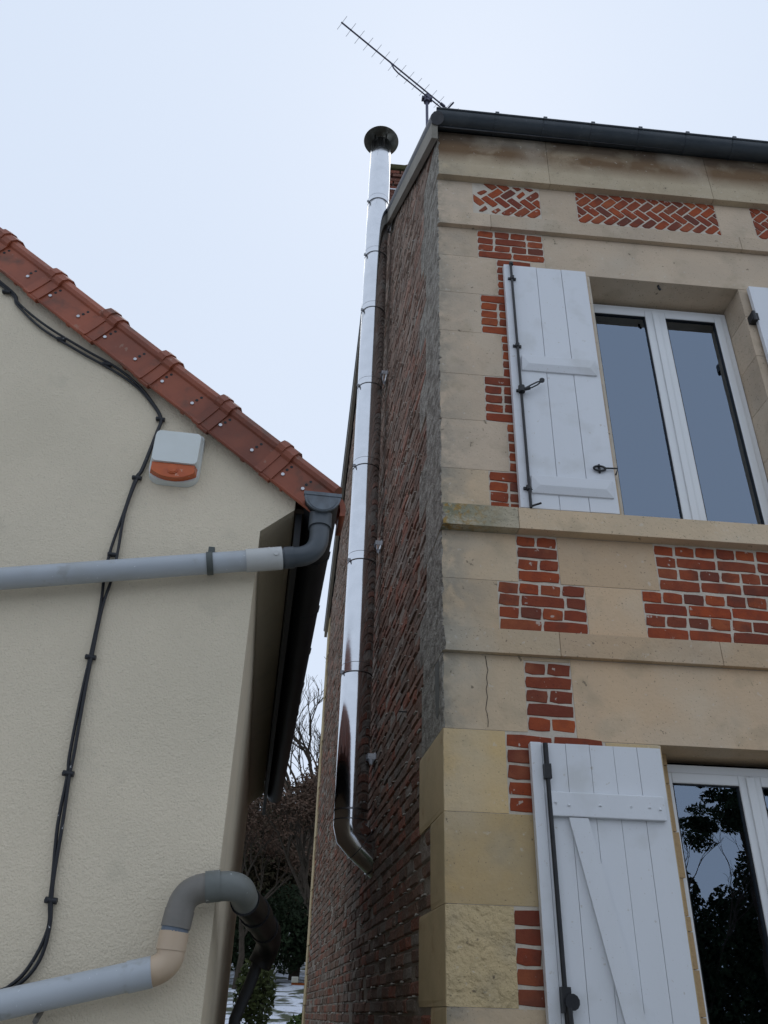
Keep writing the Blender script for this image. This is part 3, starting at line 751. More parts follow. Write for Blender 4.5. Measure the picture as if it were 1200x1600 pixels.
def ironwork_upper(par, X):
    b = MB(); yr = YS - .020
    b.tube([(X(1.057), yr, 5.87), (X(1.066), yr, 3.975)], .0085, 8)
    b.tube([(X(1.060), yr, 5.885), (X(1.060), yr, 5.865)], .014, 8)
    b.tube([(X(1.066), yr, 3.985), (X(1.12), yr - .02, 3.998)], .006, 6)
    for z in (5.745, 5.155, 4.80, 4.105):
        b.box(min(X(1.035), X(1.087)), max(X(1.035), X(1.087)), YS - .014, YS - .001, z - .008, z + .008)
        b.tube([(X(1.061), yr, z - .013), (X(1.061), yr, z + .013)], .0135, 8)
    rod = mk("espagnolette", b, M_IRON, par, shift=OFF)
    h = MB(); z = 4.80
    h.tube([(X(1.062), yr - .01, z + .018), (X(1.062), yr - .01, z - .025)], .020, 10)
    for dz in (-.010, .012):
        h.tube([(X(1.075), yr - .018, z - .005), (X(1.12), yr - .024, z + .012 + dz), (X(1.155), yr - .026, z + .035 + dz), (X(1.185), yr - .026, z + .058)], .0045, 6)
    h.tube([(X(1.07), yr - .018, z - .012), (X(1.11), yr - .02, z + .002)], .011, 8)
    h.tube([(X(1.185), yr - .030, z + .064), (X(1.187), yr - .020, z + .064)], .016, 10)
    mk("shutter_handle", h, M_IRON, rod, shift=OFF)
    # shutter catch near the opening edge
    c = MB(); z = 4.275
    ring = [(X(1.482) + .034 * math.cos(t), YS - .012, z + .016 * math.sin(t)) for t in [2 * math.pi * k / 14 for k in range(15)]]
    c.tube(ring, .0065, 6); c.tube([(X(1.505), YS - .014, z + .002), (X(1.585), YS - .016, z + .006), (X(1.572), YS - .010, z - .035)], .0055, 6)
    c.tube([(X(1.482), YS - .006, z - .026), (X(1.482), YS - .006, z + .03)], .007, 6)
    mk("shutter_catch", c, M_IRON, par, shift=OFF)
ironwork_upper(sA, XA); ironwork_upper(sB, XB)
def ironwork_lower(par, X):
    b = MB(); yr = YS - .022
    b.tube([(X(1.045), yr, 2.69), (X(1.053), yr, 1.0)], .0105, 8)
    b.box(min(X(1.03), X(1.062)), max(X(1.03), X(1.062)), YS - .036, YS - .004, 2.535, 2.60)
    b.tube([(X(1.045), yr, 2.695), (X(1.045), yr, 2.60)], .0125, 8)
    rod = mk("espagnolette", b, M_IRON, par, shift=OFF)
    h = MB(); h.box(min(X(1.032), X(1.070)), max(X(1.032), X(1.070)), YS - .040, YS - .004, 1.63, 1.72)
    h.tube([(X(1.070), YS - .03, 1.668), (X(1.070), YS - .048, 1.668)], .030, 12)
    h.tube([(X(1.055), YS - .042, 1.65), (X(1.062), YS - .045, 1.45)], .013, 8)
    mk("shutter_handle", h, M_IRON, rod, shift=OFF)
ironwork_lower(sC, XC_); ironwork_lower(sD, XD)
for (xx, zz) in ((2.672, 5.60),):
    mk("hinge", MB().box(xx - .016, xx + .03, YS - .004, FY - .001, zz - .03, zz + .03).tube([(xx, YS - .004, zz - .04), (xx, YS - .004, zz + .04)], .012, 8), M_IRON, house, shift=OFF)

# =================================================================== FLUE PIPE
FX, FYY, FR = .2735, 6.25, .1225
flue = thing("flue_pipe", "tall polished steel flue pipe with round cowl fixed along the brick side wall", "flue pipe", (FX, FYY, 2.5))
FO = (FX, FYY, 2.5)
jz = [1.6 + (v - 1.6) * 1.033 for v in (10.36, 9.27, 8.42, 7.62, 6.64, 5.72, 4.78, 3.82, 2.83)]
for i in range(len(jz) - 1):
    z1, z0 = jz[i], jz[i + 1]
    f = MB().lathe([(FR, z0), (FR, z0 + .004), (FR, z0 + .25), (FR, z0 + .5), (FR, z1 - .012), (FR - .004, z1 - .006), (FR - .004, z1)], (FX, FYY), 48)
    sec = mk("pipe_section", f, M_STEEL, flue, shift=FO)
    # locking band above each joint with two beads
    if i < 7:
        bb = MB()
        bb.lathe([(FR, z0 - .004), (FR + .002, z0 - .001), (FR + .002, z0 + .002), (FR, z0 + .003)], (FX, FYY), 48, 0)
        bb.lathe([(FR, z0 + .072), (FR + .0012, z0 + .074), (FR, z0 + .077)], (FX, FYY), 48, 0)
        mk("joint_band", bb, M_STEELRIM, sec, shift=FO)
        a = R(200 + U(-8, 8)); q = Vector((math.cos(a), math.sin(a), 0)) * (FR + .008)
        mk("band_latch", MB().box(FX + q.x - .012, FX + q.x + .012, FYY + q.y - .006, FYY + q.y + .006, z0 - .005, z0 + .022), M_STEELRIM, sec, shift=FO)
# elbow into the wall
def ringed(mb, a, b, r, n=40): mb.tube([a, b], r, n, caps=False)
e0 = Vector((FX, FYY, 2.87)); e1 = Vector((FX, FYY, 2.76)); d45 = Vector((.78, .22, -.60)).normalized()
e2 = e1 + Vector((0, 0, -.05)) + d45 * .10; e3 = e2 + d45 * .16; e4 = e3 + d45 * .34
el = MB().tube([e0, e1, e1 + Vector((.008, 0, -.045)), e2, e3, e4], FR, 40)
elb = mk("elbow", el, M_STEEL, flue, shift=FO)
eb = MB()
for p, q, r in ((e0, e0 + Vector((0, 0, -.012)), FR + .004), (e0 + Vector((0, 0, -.07)), e0 + Vector((0, 0, -.078)), FR + .003), (e3, e3 + d45 * .012, FR + .006), (e3 + d45 * .06, e3 + d45 * .07, FR + .004), (e2, e2 + d45 * .006, FR + .003)):
    eb.tube([p, q], r, 40)
mk("joint_band", eb, M_STEELRIM, elb, shift=FO)
mk("wall_sleeve", MB().tube([e3 + d45 * .11, e3 + d45 * .2], FR + .012, 40), M_STEEL, elb, shift=FO)
# cowl: flat cone on four struts
cz = 10.72
cap = mk("cowl_cap", MB().lathe([(.001, cz + .10), (.205, cz + .012), (.212, cz), (.205, cz + .004), (.001, cz + .092)], (FX, FYY), 48), mat("tarnished_steel", (.33, .32, .27), .33, (.16, .13, .09), 9, .7, metal=.9), flue, shift=FO)
for k in range(4):
    a = R(35 + 90 * k); x, y = FX + math.cos(a) * .095, FYY + math.sin(a) * .095
    mk("cowl_strut", MB().box(x - .010, x + .010, y - .003, y + .003, 10.60, cz + .07), M_STEEL, flue, shift=FO)
mk("flue_mouth", MB().lathe([(FR - .004, 10.646), (.085, 10.648), (.085, 10.3)], (FX, FYY), 32), M_GUTTER2, flue, shift=FO)
# stand-off wall brackets
for z in (9.20, 6.98, 5.06, 3.235):
    s0 = (FYY - CY) / math.cos(AN) + .02
    b = MB(); wq = SW(s0 + .02, z, .0); 
    for ds in (-.075, .075):
        a0 = SW(s0 + ds, z, 0.0); a1 = SW(s0 + ds, z, .16)
        b.prism([a0 + SDV * -.003, a1 + SDV * -.003, a1 + SDV * .003, a0 + SDV * .003], (0, 0, .04))
    b.prism([SW(s0 - .09, z - .005, .008), SW(s0 + .09, z - .005, .008), SW(s0 + .09, z - .005, .014), SW(s0 - .09, z - .005, .014)], (0, 0, .05))
    b.tube([SW(s0 - .085, z + .02, .05), SW(s0 + .085, z + .02, .05)], .006, 6)
    mk("wall_bracket", b, M_ZINC, flue, shift=FO)

# =================================================================== ANTENNA
ant = thing("tv_antenna", "thin television antenna on a mast above the roof of the brick house", "antenna", (.878, 6.5, 9.5))
AO = (.878, 6.5, 9.5)
mk("mast", MB().tube([(.885, 6.5, 9.4), (.870, 6.5, 12.15)], .019, 8), M_ALU, ant, shift=AO)
h = 12.17; b0 = Vector((-.319, 5.669, h + .03)); b1 = Vector((1.36, 6.779, h - .01)); bd = (b1 - b0).normalized()
boom = mk("boom", MB().tube([b0, b1], .0105, 6), M_ALU, ant, shift=AO)
pd = Vector((-bd.y, bd.x, 0)).normalized()
for k in range(15):
    c = b0 + bd * (.012 + k * (.137 if k < 9 else .131) + (0 if k < 9 else .05))
    mk("element", MB().tube([c - pd * .105, c + pd * .105], .0028, 5), mat("thin_alu", (.40, .41, .46), .4, metal=.8) if k == 0 else D.materials["thin_alu"], boom, shift=AO)
c0 = b0 + bd * .80
mk("lower_tube", MB().tube([c0, c0 + bd * .05 + Vector((0, 0, -.07)), c0 + bd * .12 + Vector((0, 0, -.095)), b1 + Vector((0, 0, -.085))], .010, 6), M_ALU, ant, shift=AO)
mk("clamp", MB().tube([(.870, 6.5, 12.03), (.870, 6.5, 12.16)], .045, 8).box(.80, .94, 6.47, 6.53, 12.08, 12.12), M_ALU, ant, shift=AO)
mk("folded_dipole", MB().tube([b1 - bd * .22 - pd * .12 + Vector((0, 0, .012)), b1 - bd * .22 + pd * .12 + Vector((0, 0, .012))], .012, 6).tube([b1 - bd * .35, b1 - bd * .28], .022, 8), M_ALU, boom, shift=AO)

# =================================================================== RENDERED HOUSE (local frame: x along gable, y depth, z up)
LO = Vector((-.271, 2.735, 0)); LR = R(3.5)
lh = thing("rendered_house", "cream rendered house gable with glazed terracotta verge tiles", "house", LO, LR)
APX = -2.6; VS = -.7445
def vtop(a): return 3.602 + VS * a   # line of the verge tile tops
DEP = 4.9
def vbot(a): return 3.372 + VS * a
wl = MB()
out = [(0, 0), (0, 3.153), (.122, 3.262), (.122, vbot(.122) + .05), (APX, vbot(APX) + .05), (2 * APX - .122, vbot(.122) + .05), (2 * APX - .122, 3.262), (2 * APX, 3.153), (2 * APX, 0)]
wl.prism([(a, 0, z) for a, z in out], (0, DEP, 0))
mk("wall", wl, M_RENDER, lh, bevel=.006)
# eave soffit lining and fascia along the passage
mk("soffit_board", MB().box(.124, .27, .03, DEP + .05, 3.265, 3.285), M_WOODFRAME, lh)
mk("fascia_board", MB().box(.128, .152, .03, DEP, 3.08, 3.262), M_GUTTER2, lh)
# roof slabs
rs = MB()
for sgn in (0, 1):
    def q(a): return (a if not sgn else 2 * APX - a)
    P = [(q(.262), -.02, vtop(.262) - .035), (q(APX), -.02, vtop(APX) - .035), (q(APX), DEP + .05, vtop(APX) - .035), (q(.262), DEP + .05, vtop(.262) - .035)]
    if sgn: P.reverse()
    rs.prism(P, (0, 0, -.06))
lroof = mk("roof", rs, M_TERRA_ROOF, lh)
# rows of roof tile rolls and eave tile ends over the gutter
ang = math.atan(-VS); ex = Vector((math.cos(ang), 0, -math.sin(ang))); ez = Vector((math.sin(ang), 0, math.cos(ang)))
for k in range(16):
    y = .22 + k * .30
    mk("roof_tile", MB().tube([Vector((.262, y, vtop(.262) - .02)), Vector((APX, y, vtop(APX) - .02))], .05, 10), M_TERRA_ROOF, lroof)
# the flap of the last roof tile hanging past the gutter end
fl = MB(); pts = bez((.275, .06, vtop(.275)), (.335, .06, vtop(.30) - .015), (.322, .06, vtop(.30) - .085), 5)
fl.prism([p for p in pts] + [p + Vector((-.022, 0, -.004)) for p in reversed(pts)], (0, .16, 0), smooth=True)
mk("roof_tile", fl, M_TERRA, lroof)
# verge tiles: L-profile panels with a roll on top and a raised collar at the upper end
def verge_mesh(length, collar=True):
    b = MB()
    # profile in (y out of gable, n normal to slope), extruded along slope (u); n=0 at roll top
    prof = [(.10, -.03), (.085, -.012), (.055, -.002), (.02, 0), (-.018, -.006), (-.045, -.022), (-.056, -.045), (-.05, -.060), (-.042, -.066), (-.040, -.120), (-.040, -.172), (-.044, -.180), (-.052, -.184),
            (-.046, -.190), (-.034, -.186), (-.024, -.172), (-.024, -.06), (.10, -.05)]
    b.prism([(0, y, n) for y, n in prof], (length, 0, 0), smooth=False)
    if collar:
        pc = [(.10, -.02), (.085, 0), (.055, .012), (.018, .015), (-.026, .008), (-.058, -.014), (-.072, -.044), (-.066, -.064), (-.054, -.074), (-.052, -.120), (-.052, -.178), (-.058, -.190), (-.05, -.196),
              (-.034, -.19), (-.024, -.176), (-.03, -.06), (.10, -.05)]
        b.prism([(-.012, y, n) for y, n in pc], (.034, 0, 0))
        pc2 = [(y * .93 + .001, n - .004) for y, n in pc]; b.prism([(.018, y, n) for y, n in pc2], (.050, 0, 0))
    b.box(.245 if length > .3 else .12, .262 if length > .3 else .13, -.0435, -.03, -.190, -.176)
    return b
TL = .3275
U0 = Vector((.301, 0, vtop(.301)))        # lower end of the verge
def verge_pt(u): return U0 - ex * u
rotm = Matrix((ex, Vector((0, 1, 0)), ez)).transposed().to_4x4()
vm = verge_mesh(TL + .01).mesh("verge_tile", [M_TERRA]); vml = verge_mesh(.285).mesh("verge_tile", [M_TERRA])
scr = MB().tube([(0, -.045, 0), (0, -.038, 0)], .0070, 10).mesh("screw", [M_ZINC])
hol = MB().tube([(0, -.0418, 0), (0, -.030, 0)], .0062, 8).mesh("nail_hole", [M_GUTTER2])
def place_verge(me, length, u_upper, mirror=False):
    o = link("verge_tile", me, lh)
    p = verge_pt(u_upper) + ez * U(-.003, .003) + Vector((0, U(-.003, .002), 0)); M4 = Matrix.Translation(p) @ rotm @ Matrix.Rotation(U(-.006, .006), 4, 'Y')
    if mirror: M4 = Matrix.Translation((2 * APX, 0, 0)) @ Matrix.Scale(-1, 4, (1, 0, 0)) @ M4
    o.matrix_local = M4
    for (uu, nn) in ((.085, -.112), (.255 if length > .3 else .185, -.112)):
        s_ = link("screw", scr, o, (uu + U(-.006, .006), 0, nn + U(-.005, .005) - .018))
        for kk in (0, 1):
            link("nail_hole", hol, o, (uu - .002 + .004 * kk, 0, nn + .008 + .022 * kk))
    return o
place_verge(vml, .285, .285)
for k in range(1, 12): place_verge(vm, TL, .285 + k * TL)
for k in range(0, 11): place_verge(vm, TL, .285 + k * TL, True)

# gutter of the rendered house, running back along the passage
g2 = MB(); gr = .066
ga, gz = .222, 3.284
gutter(g2, (ga, -.085, gz), (ga, DEP + .05, gz - .02), gr, xdir=Vector((1, 0, 0)))
gl_ = mk("gutter", g2, M_GUTTER2, lh)
ec = MB(); n = 14
poly = [(ga + math.cos(math.pi * k / n) * (gr + .004), -.093, gz - math.sin(math.pi * k / n) * (gr + .004)) for k in range(n + 1)]
ec.prism(poly, (0, .012, 0)); ec.box(ga - gr - .006, ga + gr + .006, -.096, -.078, gz - .004, gz + .010)
ec.prism([(ga + (x - ga) * .8, -.096, gz - .012 + (z - gz) * .78) for x, y, z in poly], (0, .004, 0))
M_CAP = mat("slate_blue_cap", (.14, .165, .19), .4, (.09, .10, .11), 22, .8, ((60, .2, .002),), spec=.4)
mk("end_cap", ec, M_CAP, gl_)
for k in range(9):
    y = .35 + k * .55; b = MB()
    pr = [(ga + math.cos(a) * (gr + .005), y, gz - math.sin(a) * (gr + .005)) for a in [math.pi * i / 10 for i in range(11)]]
    pi_ = [(ga + math.cos(a) * (gr), y, gz - math.sin(a) * (gr)) for a in [math.pi * i / 10 for i in range(10, -1, -1)]]
    b.prism(pr + pi_, (0, .025, 0)); mk("gutter_bracket", b, M_GUTTER2, gl_)

# gutter outlet bend and sloping waste pipe across the gable  (own frame = house frame)
def lthing(name, label, cat, loc, group=None):
    p = LO + Matrix.Rotation(LR, 3, 'Z') @ Vector(loc)
    return thing(name, label, cat, p, LR, group)
def lmk(name, mb, mt, parent, base, bevel=0): return mk(name, mb, mt, parent, bevel, shift=base)
P0 = (-.85, -.06, 2.83)
dp = lthing("rainwater_pipe", "light grey rainwater pipe sloping across the gable from the dark gutter bend", "drainpipe", P0)
yb = -.062
slope = (3.014 - 2.835) / (.09 + .85)
def pz(a): return 3.014 + (a - .09) * slope
lmk("pipe", MB().tube([(-3.2, yb, pz(-3.2)), (-1.6, yb, pz(-1.6)), (-.02, yb, pz(-.02))], .0385, 28), M_GREYPVC, dp, P0)
lmk("coupling", MB().tube([(-.035, yb, pz(-.035)), (-.034, yb, pz(-.034)), (.092, yb, pz(.092))], .0425, 28).tube([(.045, yb, pz(.045)), (.052, yb, pz(.052))], .0437, 28), M_GREYPVC2, dp, P0)
pth = [(.085, yb, pz(.085)), (.13, yb, pz(.13))] + bez((.14, yb, pz(.14)), (.222, yb + .005, pz(.2) + .005), (.222, yb + .02, 3.13), 10) + [(.222, yb + .025, 3.20), (.222, -.03, 3.262)]
lmk("bend", MB().tube(pth, [.037] * (len(pth)), 28), M_ANTHR, dp, P0)
lmk("bend_collar", MB().tube([(.222, yb + .022, 3.165), (.222, yb + .028, 3.235)], .0435, 28), M_ANTHR, dp, P0)
lmk("bend_collar", MB().tube([(.10, yb, pz(.10)), (.135, yb, pz(.135))], .0405, 28), M_ANTHR, dp, P0)
for a in (-.172, -1.5):
    cb = MB(); z = pz(a)
    cb.tube([(a, yb, z), (a + .022, yb, z + .004)], .0425, 28).box(a, a + .022, yb - .015, -.001, z + .036, z + .062).box(a + .002, a + .02, yb + .02, -.001, z - .012, z + .012)
    lmk("clip", cb, mat("green_grey_clip", (.085, .095, .09), .5), dp, P0)
for t in range(1):
    lmk("screw", MB().tube([(.07, yb - .043, pz(.07)), (.07, yb - .046, pz(.07))], .010, 8), M_GREYPVC2, dp, P0)

# lower waste pipe
P1 = (-.5, -.06, 1.6)
wp = lthing("waste_pipe", "thick grey waste pipe with beige and brown bends turning round the house corner", "drainpipe", P1)
yb = -.075; q0, q1 = Vector((-.53, yb, 1.598)), Vector((-.148, yb, 1.688)); qd = (q1 - q0).normalized()
lmk("pipe", MB().tube([q0 - qd * 2.4, q0, q1], .0375, 28), M_GREYPVC, wp, P1)
lmk("socket", MB().tube([q1 - qd * .062, q1 + qd * .002], .0402, 28), M_GREYPVC, wp, P1)
bp = bez(q1 - qd * .01, q1 + qd * .055, (-.103, yb, 1.745), 8)
lmk("beige_bend", MB().tube(bp + [Vector((-.101, yb, 1.79))], .0385, 28).tube([(-.1035, yb, 1.742), (-.1005, yb, 1.788)], .0410, 28), M_BEIGE, wp, P1)
lmk("ring", MB().tube([(-.101, yb, 1.783), (-.0995, yb, 1.803)], .0385, 28), M_BLUE, wp, P1)
up_ = [Vector((-.0995, yb, 1.800)), Vector((-.095, yb, 1.84))] + bez((-.0935, yb, 1.85), (-.085, yb, 1.903), (-.02, yb, 1.908), 8)
lmk("brown_bend", MB().tube(up_, .0400, 28).tube([(-.0995, yb, 1.799), (-.094, yb, 1.845)], .0420, 28), M_OLDPVC, wp, P1)
rtp = [Vector((-.03, yb, 1.907)), Vector((.01, yb, 1.912))] + bez((.02, yb, 1.913), (.066, yb, 1.918), (.078, -.02, 1.902), 8) + [Vector((.090, .045, 1.885))]
lmk("corner_bend", MB().tube(rtp, .0405, 28).tube([(-.03, yb, 1.908), (.012, yb, 1.914)], .0430, 28), mat("grey_green_pipe", (.17, .18, .17), .45, (.12, .13, .12), 8, .7, specks=((60, .68, .71, (.5, .52, .5), .7),)), wp, P1)
bk_ = [Vector((.086, .02, 1.889)), Vector((.112, .15, 1.880)), Vector((.137, .35, 1.868)), Vector((.172, .6, 1.85))] + bez((.18, .68, 1.845), (.20, .86, 1.835), (.16, .86, 1.755), 6)
lmk("down_pipe", MB().tube([Vector((.165, .86, 1.80)), Vector((.135, .865, 1.70)), Vector((.09, .87, 1.58)), Vector((.06, .87, 0))], .022, 16), M_GUTTER2, wp, P1)
lmk("black_pipe", MB().tube(bk_, .045, 20).tube([(.118, .20, 1.877), (.134, .32, 1.870)], .050, 20).tube([(.160, .52, 1.856), (.174, .62, 1.849)], .050, 20), mat("black_pipe_plastic", (.006, .006, .007), .35, spec=.25), wp, P1)
lmk("clip", MB().tube([(-.427, yb, 1.565), (-.427, -.02, 1.59)], .008, 8).box(-.445, -.41, yb - .01, yb + .03, 1.46, 1.555), M_OLDPVC, wp, P1)

# ribbed hose and timber at the rear corner of the passage
P2 = (.1, 1.4, 0)
rh = lthing("ribbed_hose", "yellowish ribbed hose running up the passage wall under the black pipe", "hose", P2)
hb = MB(); z = 0.0; prof = []
while z < 1.45: prof += [(.021, z), (.026, z + .008), (.021, z + .016)]; z += .02
hb.lathe(prof, (.085, 1.45), 12); lmk("hose", hb, M_RIBBED, rh, P2)

# siren
P3 = (-.35, 0, 3.43)
sr = lthing("alarm_siren", "white alarm siren box with orange lens mounted under the verge tiles", "alarm siren", P3)
sx = MB()
def rr(x0, x1, z0, z1, r, y, n=5, rb=None):
    out = []
    for (cx_, cz_, a0, rr_) in ((x1 - r, z1 - r, 0, r), (x0 + r, z1 - r, 90, r), (x0 + (rb or r), z0 + (rb or r), 180, rb or r), (x1 - (rb or r), z0 + (rb or r), 270, rb or r)):
        for k in range(n + 1):
            a = R(a0 + 90 * k / n); out.append((cx_ + rr_ * math.cos(a), y, cz_ + rr_ * math.sin(a)))
    return out
def loft(mb, A, B, cap=True, mi=0):
    n = len(A); mb.add(A + B, [(i, (i + 1) % n, n + (i + 1) % n, n + i) for i in range(n)], mi, True)
    if cap: mb.add(B, [tuple(range(n))], mi)
A_ = rr(-.448, -.256, 3.312, 3.545, .02, -.001, rb=.05); B_ = rr(-.446, -.258, 3.316, 3.543, .02, -.028, rb=.05); C_ = rr(-.436, -.266, 3.378, 3.520, .018, -.070)
base_ = MB(); loft(base_, A_, B_); lmk("back_plate", base_, M_SIREN, sr, P3)
cov = MB(); loft(cov, rr(-.444, -.260, 3.372, 3.541, .02, -.025), C_); lmk("cover", cov, M_SIREN, sr, P3)
def lens_outline(y, sx_, zt):
    pts = []
    for k in range(13):
        t = -1 + 2 * k / 12; pts.append((-.352 + t * sx_, y, zt - .062 + .028 * abs(t) ** 2.2 - (0)))
    return pts + [(-.352 + sx_, y, zt), (-.352 - sx_, y, zt)]
ln = MB(); loft(ln, lens_outline(-.025, .088, 3.380), lens_outline(-.062, .080, 3.376)); lmk("lens", ln, M_LENS, sr, P3)
lmk("lamp_dome", MB().tube([(-.352, -.056, 3.350), (-.352, -.0655, 3.350)], .021, 20).tube([(-.352, -.065, 3.350), (-.352, -.068, 3.350)], .016, 20), M_LENS, sr, P3)

# cables down the gable
CB = [(-1.9, 4.70), (-1.225, 4.24), (-1.117, 4.126), (-.988, 4.019), (-.81, 3.916), (-.666, 3.841), (-.56, 3.765), (-.487, 3.684), (-.443, 3.614), (-.447, 3.543), (-.470, 3.371), (-.486, 3.32), (-.502, 3.165), (-.508, 3.015), (-.508, 2.90),
      (-.508, 2.787), (-.507, 2.626), (-.505, 2.466), (-.498, 2.279), (-.495, 2.215), (-.487, 2.068), (-.474, 1.925), (-.466, 1.86), (-.456, 1.791), (-.470, 1.71), (-.51, 1.652), (-.58, 1.622), (-.9, 1.56)]
P4 = (-.5, 0, 2.4)
cabs = lthing("cable_bundle", "pair of black cables clipped along the rake and hanging down the gable", "cable", P4)
def sep(i):
    z = CB[i][1]
    for a, b, amt in ((3.12, 2.80, .013), (2.47, 2.25, .006), (2.2, 1.97, .008), (1.72, 1.60, .009), (4.12, 3.8, .007)):
        if b < z < a: return amt
    return .003
for sgn in (-1, 1):
    pts = [(a + sgn * sep(i) + U(-.0015, .0015), -.012 - (.004 if sgn > 0 else 0) - (.0), z + (sgn * sep(i) if z > 3.7 else 0)) for i, (a, z) in enumerate(CB)]
    lmk("cable", MB().tube(smooth_path(pts, 6), .0054, 8), M_CABLE, cabs, P4)
for (a, z) in ((-1.18, 4.19), (-.905, 3.965), (-.70, 3.86), (-.443, 3.612), (-.484, 3.325), (-.509, 2.99), (-.506, 2.60), (-.495, 2.218), (-.465, 1.860)):
    lmk("cable_clip", MB().tube([(a - .018, -.012, z + .002), (a + .016, -.014, z - .001)], .009, 8).tube([(a - .014, -.003, z), (a - .014, -.022, z)], .0055, 6), M_CABLE, cabs, P4)

# =================================================================== GARDEN BEYOND AND TREES ACROSS THE STREET
def leaf_cloud(mb, c, rad, n, size, flat=.5):
    for _ in range(n):
        while True:
            p = Vector((U(-1, 1), U(-1, 1), U(-1, 1)))
            if p.length < 1: break
        p = Vector((p.x * rad[0], p.y * rad[1], p.z * rad[2])) + Vector(c)
        a = Vector((U(-1, 1), U(-1, 1), U(-1, 1))).normalized(); b = a.orthogonal().normalized(); s = size * U(.5, 1.3)
        mb.add([p - a * s, p + b * s * .5, p + a * s, p - b * s * .5], [(0, 1, 2, 3)])
def branches(mb, p, d, r, l, lvl, ends):
    q = p + d * l
    mid = p + d * l * .5 + Vector((U(-1, 1), U(-1, 1), U(-.3, .6))) * l * .06
    mb.tube([p, mid, q], [r, r * .82, r * .66], 5 if lvl > 1 else 3, caps=False, smooth=True)
    if lvl == 0: ends.append(q); return
    for _ in range(random.choice((2, 3, 3))):
        nd = (d + Vector((U(-1, 1), U(-1, 1), U(-.35, .8))) * .62).normalized()
        branches(mb, p + d * l * U(.55, 1) if random.random() < .5 else q, nd, r * .62, l * U(.62, .82), lvl - 1, ends)
def leaf_mat(name, c1, c2, sc=3):
    return mat(name, c1, .8, c2, sc, .9, spec=.15)
M_BRLEAF = leaf_mat("dead_beech_leaves", (.105, .062, .042), (.07, .05, .036), 5)
M_EVER = leaf_mat("evergreen_leaves", (.022, .036, .016), (.014, .022, .011), 2)
M_OLIVE = leaf_mat("olive_scrub", (.05, .05, .026), (.06, .038, .024), 2)
M_BRIGHT = leaf_mat("fresh_shrub_leaves", (.06, .10, .022), (.035, .06, .016), 6)
def tree(name, x, y, h, lvl, label, leaves=None, nl=0, ls=.05, r=.11, lean=(0, 0)):
    z0 = ground_z(x, y) - .1
    t = thing(name, label, "tree", (x, y, z0)); b = MB(); ends = []
    branches(b, Vector((0, 0, 0)), Vector((lean[0], lean[1], 1)).normalized(), r, h * .30, lvl, ends)
    mk("trunk", b, M_BARK, t)
    if leaves:
        c = MB()
        for e in ends: leaf_cloud(c, e, (.35, .35, .3), nl, ls)
        mk("crown", c, leaves, t)
    return t
tree("bare_tree", -.2, 24, 9.4, 7, "tall bare tree at the back of the snowy garden", r=.15)
tree("bare_tree", .75, 27, 9.6, 6, "second bare tree half hidden behind the brick side wall", r=.12)
tree("beech_tree", .25, 21, 5.2, 5, "beech holding brown dead leaves beside the rear corner of the brick house", M_BRLEAF, 30, .05)
tree("beech_tree", -1.5, 22, 4.8, 5, "lower brown leaved beech behind the passage pipes", M_BRLEAF, 26, .05, .09)
tree("garden_tree", .12, 17.2, 2.4, 4, "small dark trunked tree standing in the snow near the rear house corner", M_OLIVE, 6, .05, .085, (.1, 0))
def hedge(name, x0, x1, y, h, w, n, m, label, cat, base=.2, size=.07):
    zc = ground_z((x0 + x1) / 2, y)
    t = thing(name, label, cat, ((x0 + x1) / 2, y, zc)); b = MB()
    k = max(1, int((x1 - x0) / 1.2))
    for i in range(k):
        cx_ = x0 + (i + .5) * (x1 - x0) / k - (x0 + x1) / 2; hh = h * U(.8, 1.12)
        leaf_cloud(b, (cx_, U(-.2, .2), hh * .5 + base), ((x1 - x0) / k * .75, w, hh * .52), n, size)
    mk("foliage", b, m, t)
    for i in range(k * 2):
        a = U(x0, x1) - (x0 + x1) / 2; mk("stem", MB().tube([(a, 0, -.1), (a + U(-.2, .2) * min(1, h), U(-.2, .2) * min(1, h), h * .7)], .03 if h > 1 else .012, 5), M_BARK, t)
hedge("evergreen_hedge", -5, 4.5, 26, 4.8, 1.0, 6500, M_OLIVE, "tangled brown and olive scrub bank closing the garden", "hedge", size=.09)
hedge("tall_thicket", -7, 6, 31, 5.4, 1.2, 5200, M_OLIVE, "tall dark thicket farthest back behind the scrub bank", "hedge", size=.11)
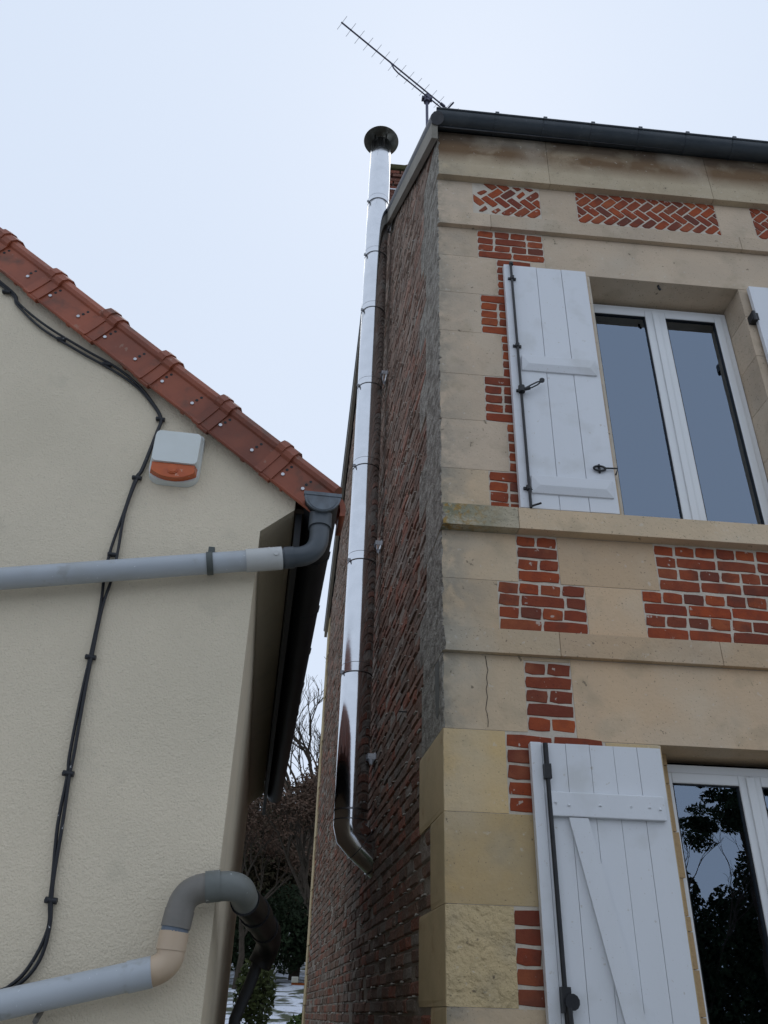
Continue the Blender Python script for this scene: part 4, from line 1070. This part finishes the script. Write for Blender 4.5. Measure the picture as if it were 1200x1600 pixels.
hedge("laurel_hedge", -3.5, 2.5, 23.5, 1.9, .7, 3000, M_EVER, "dark evergreen hedge low behind the snow patches", "hedge", size=.07)
hedge("garden_shrub", -.10, .22, 14.5, .40, .2, 900, M_BRIGHT, "small bright green shrub at the foot of the picture in the snow", "shrub", 0, .035)
hedge("ivy_bush", -.95, -.5, 15.5, 1.05, .3, 1500, leaf_mat("ivy_leaves", (.05, .062, .018), (.03, .04, .014), 6), "yellow green ivy bush beside the far end of the rendered house", "shrub", 0, .05)
# across the street, seen in the window glass
hedge("roadside_wood", -3, 26, -15, 5.3, .9, 5600, M_EVER, "dark wood across the street reflected in the ground floor window", "wood", size=.085)
for i, (x, y, h) in enumerate(((5.6, -14.4, 6.0), (7.2, -14.8, 6.4), (8.6, -14.2, 6.1), (10.0, -14.8, 6.6))):
    tree("bare_tree", x, y, h, 5, ("leafless tree behind the street, %s reflected in the ground floor pane" % ("leftmost", "second from left", "second from right", "rightmost")[i]), r=.06)
cf = thing("conifer", "shaggy dark conifer across the street mirrored at the top of the ground floor pane", "tree", (11.1, -13.5, 0))
mk("trunk", MB().tube([(0, 0, 0), (0, 0, 9.6)], [.2, .05], 8), M_BARK, cf)
c = MB()
for k in range(90):
    z = U(5.9, 9.6); a = U(0, 6.28); rr_ = (10.6 - z) * .40 * U(.1, 1)
    leaf_cloud(c, (math.cos(a) * rr_, math.sin(a) * rr_, z - .1 * rr_), (.38, .38, .17), 230, .055)
mk("crown", c, M_EVER, cf)
# small white and orange bracket, something like an insulator, on the rear corner
fitting_p = SW(SLEN + .02, 1.98, .10)
lp = thing("wall_fitting", "small white and orange fitting on the rear corner of the brick side wall", "bracket", fitting_p)
mk("housing", MB().box(-.09, .0, -.04, .04, -.03, .04), M_SIREN, lp, bevel=.006)
mk("arm", MB().box(-.09, .10, -.03, .03, -.055, -.031), mat("orange_arm", (.35, .10, .03), .5), lp)
print("objects", len(D.objects), "singles", singles, "bricks", len([o for o in D.objects if o.name.startswith("brick") and o.type == 'MESH']))
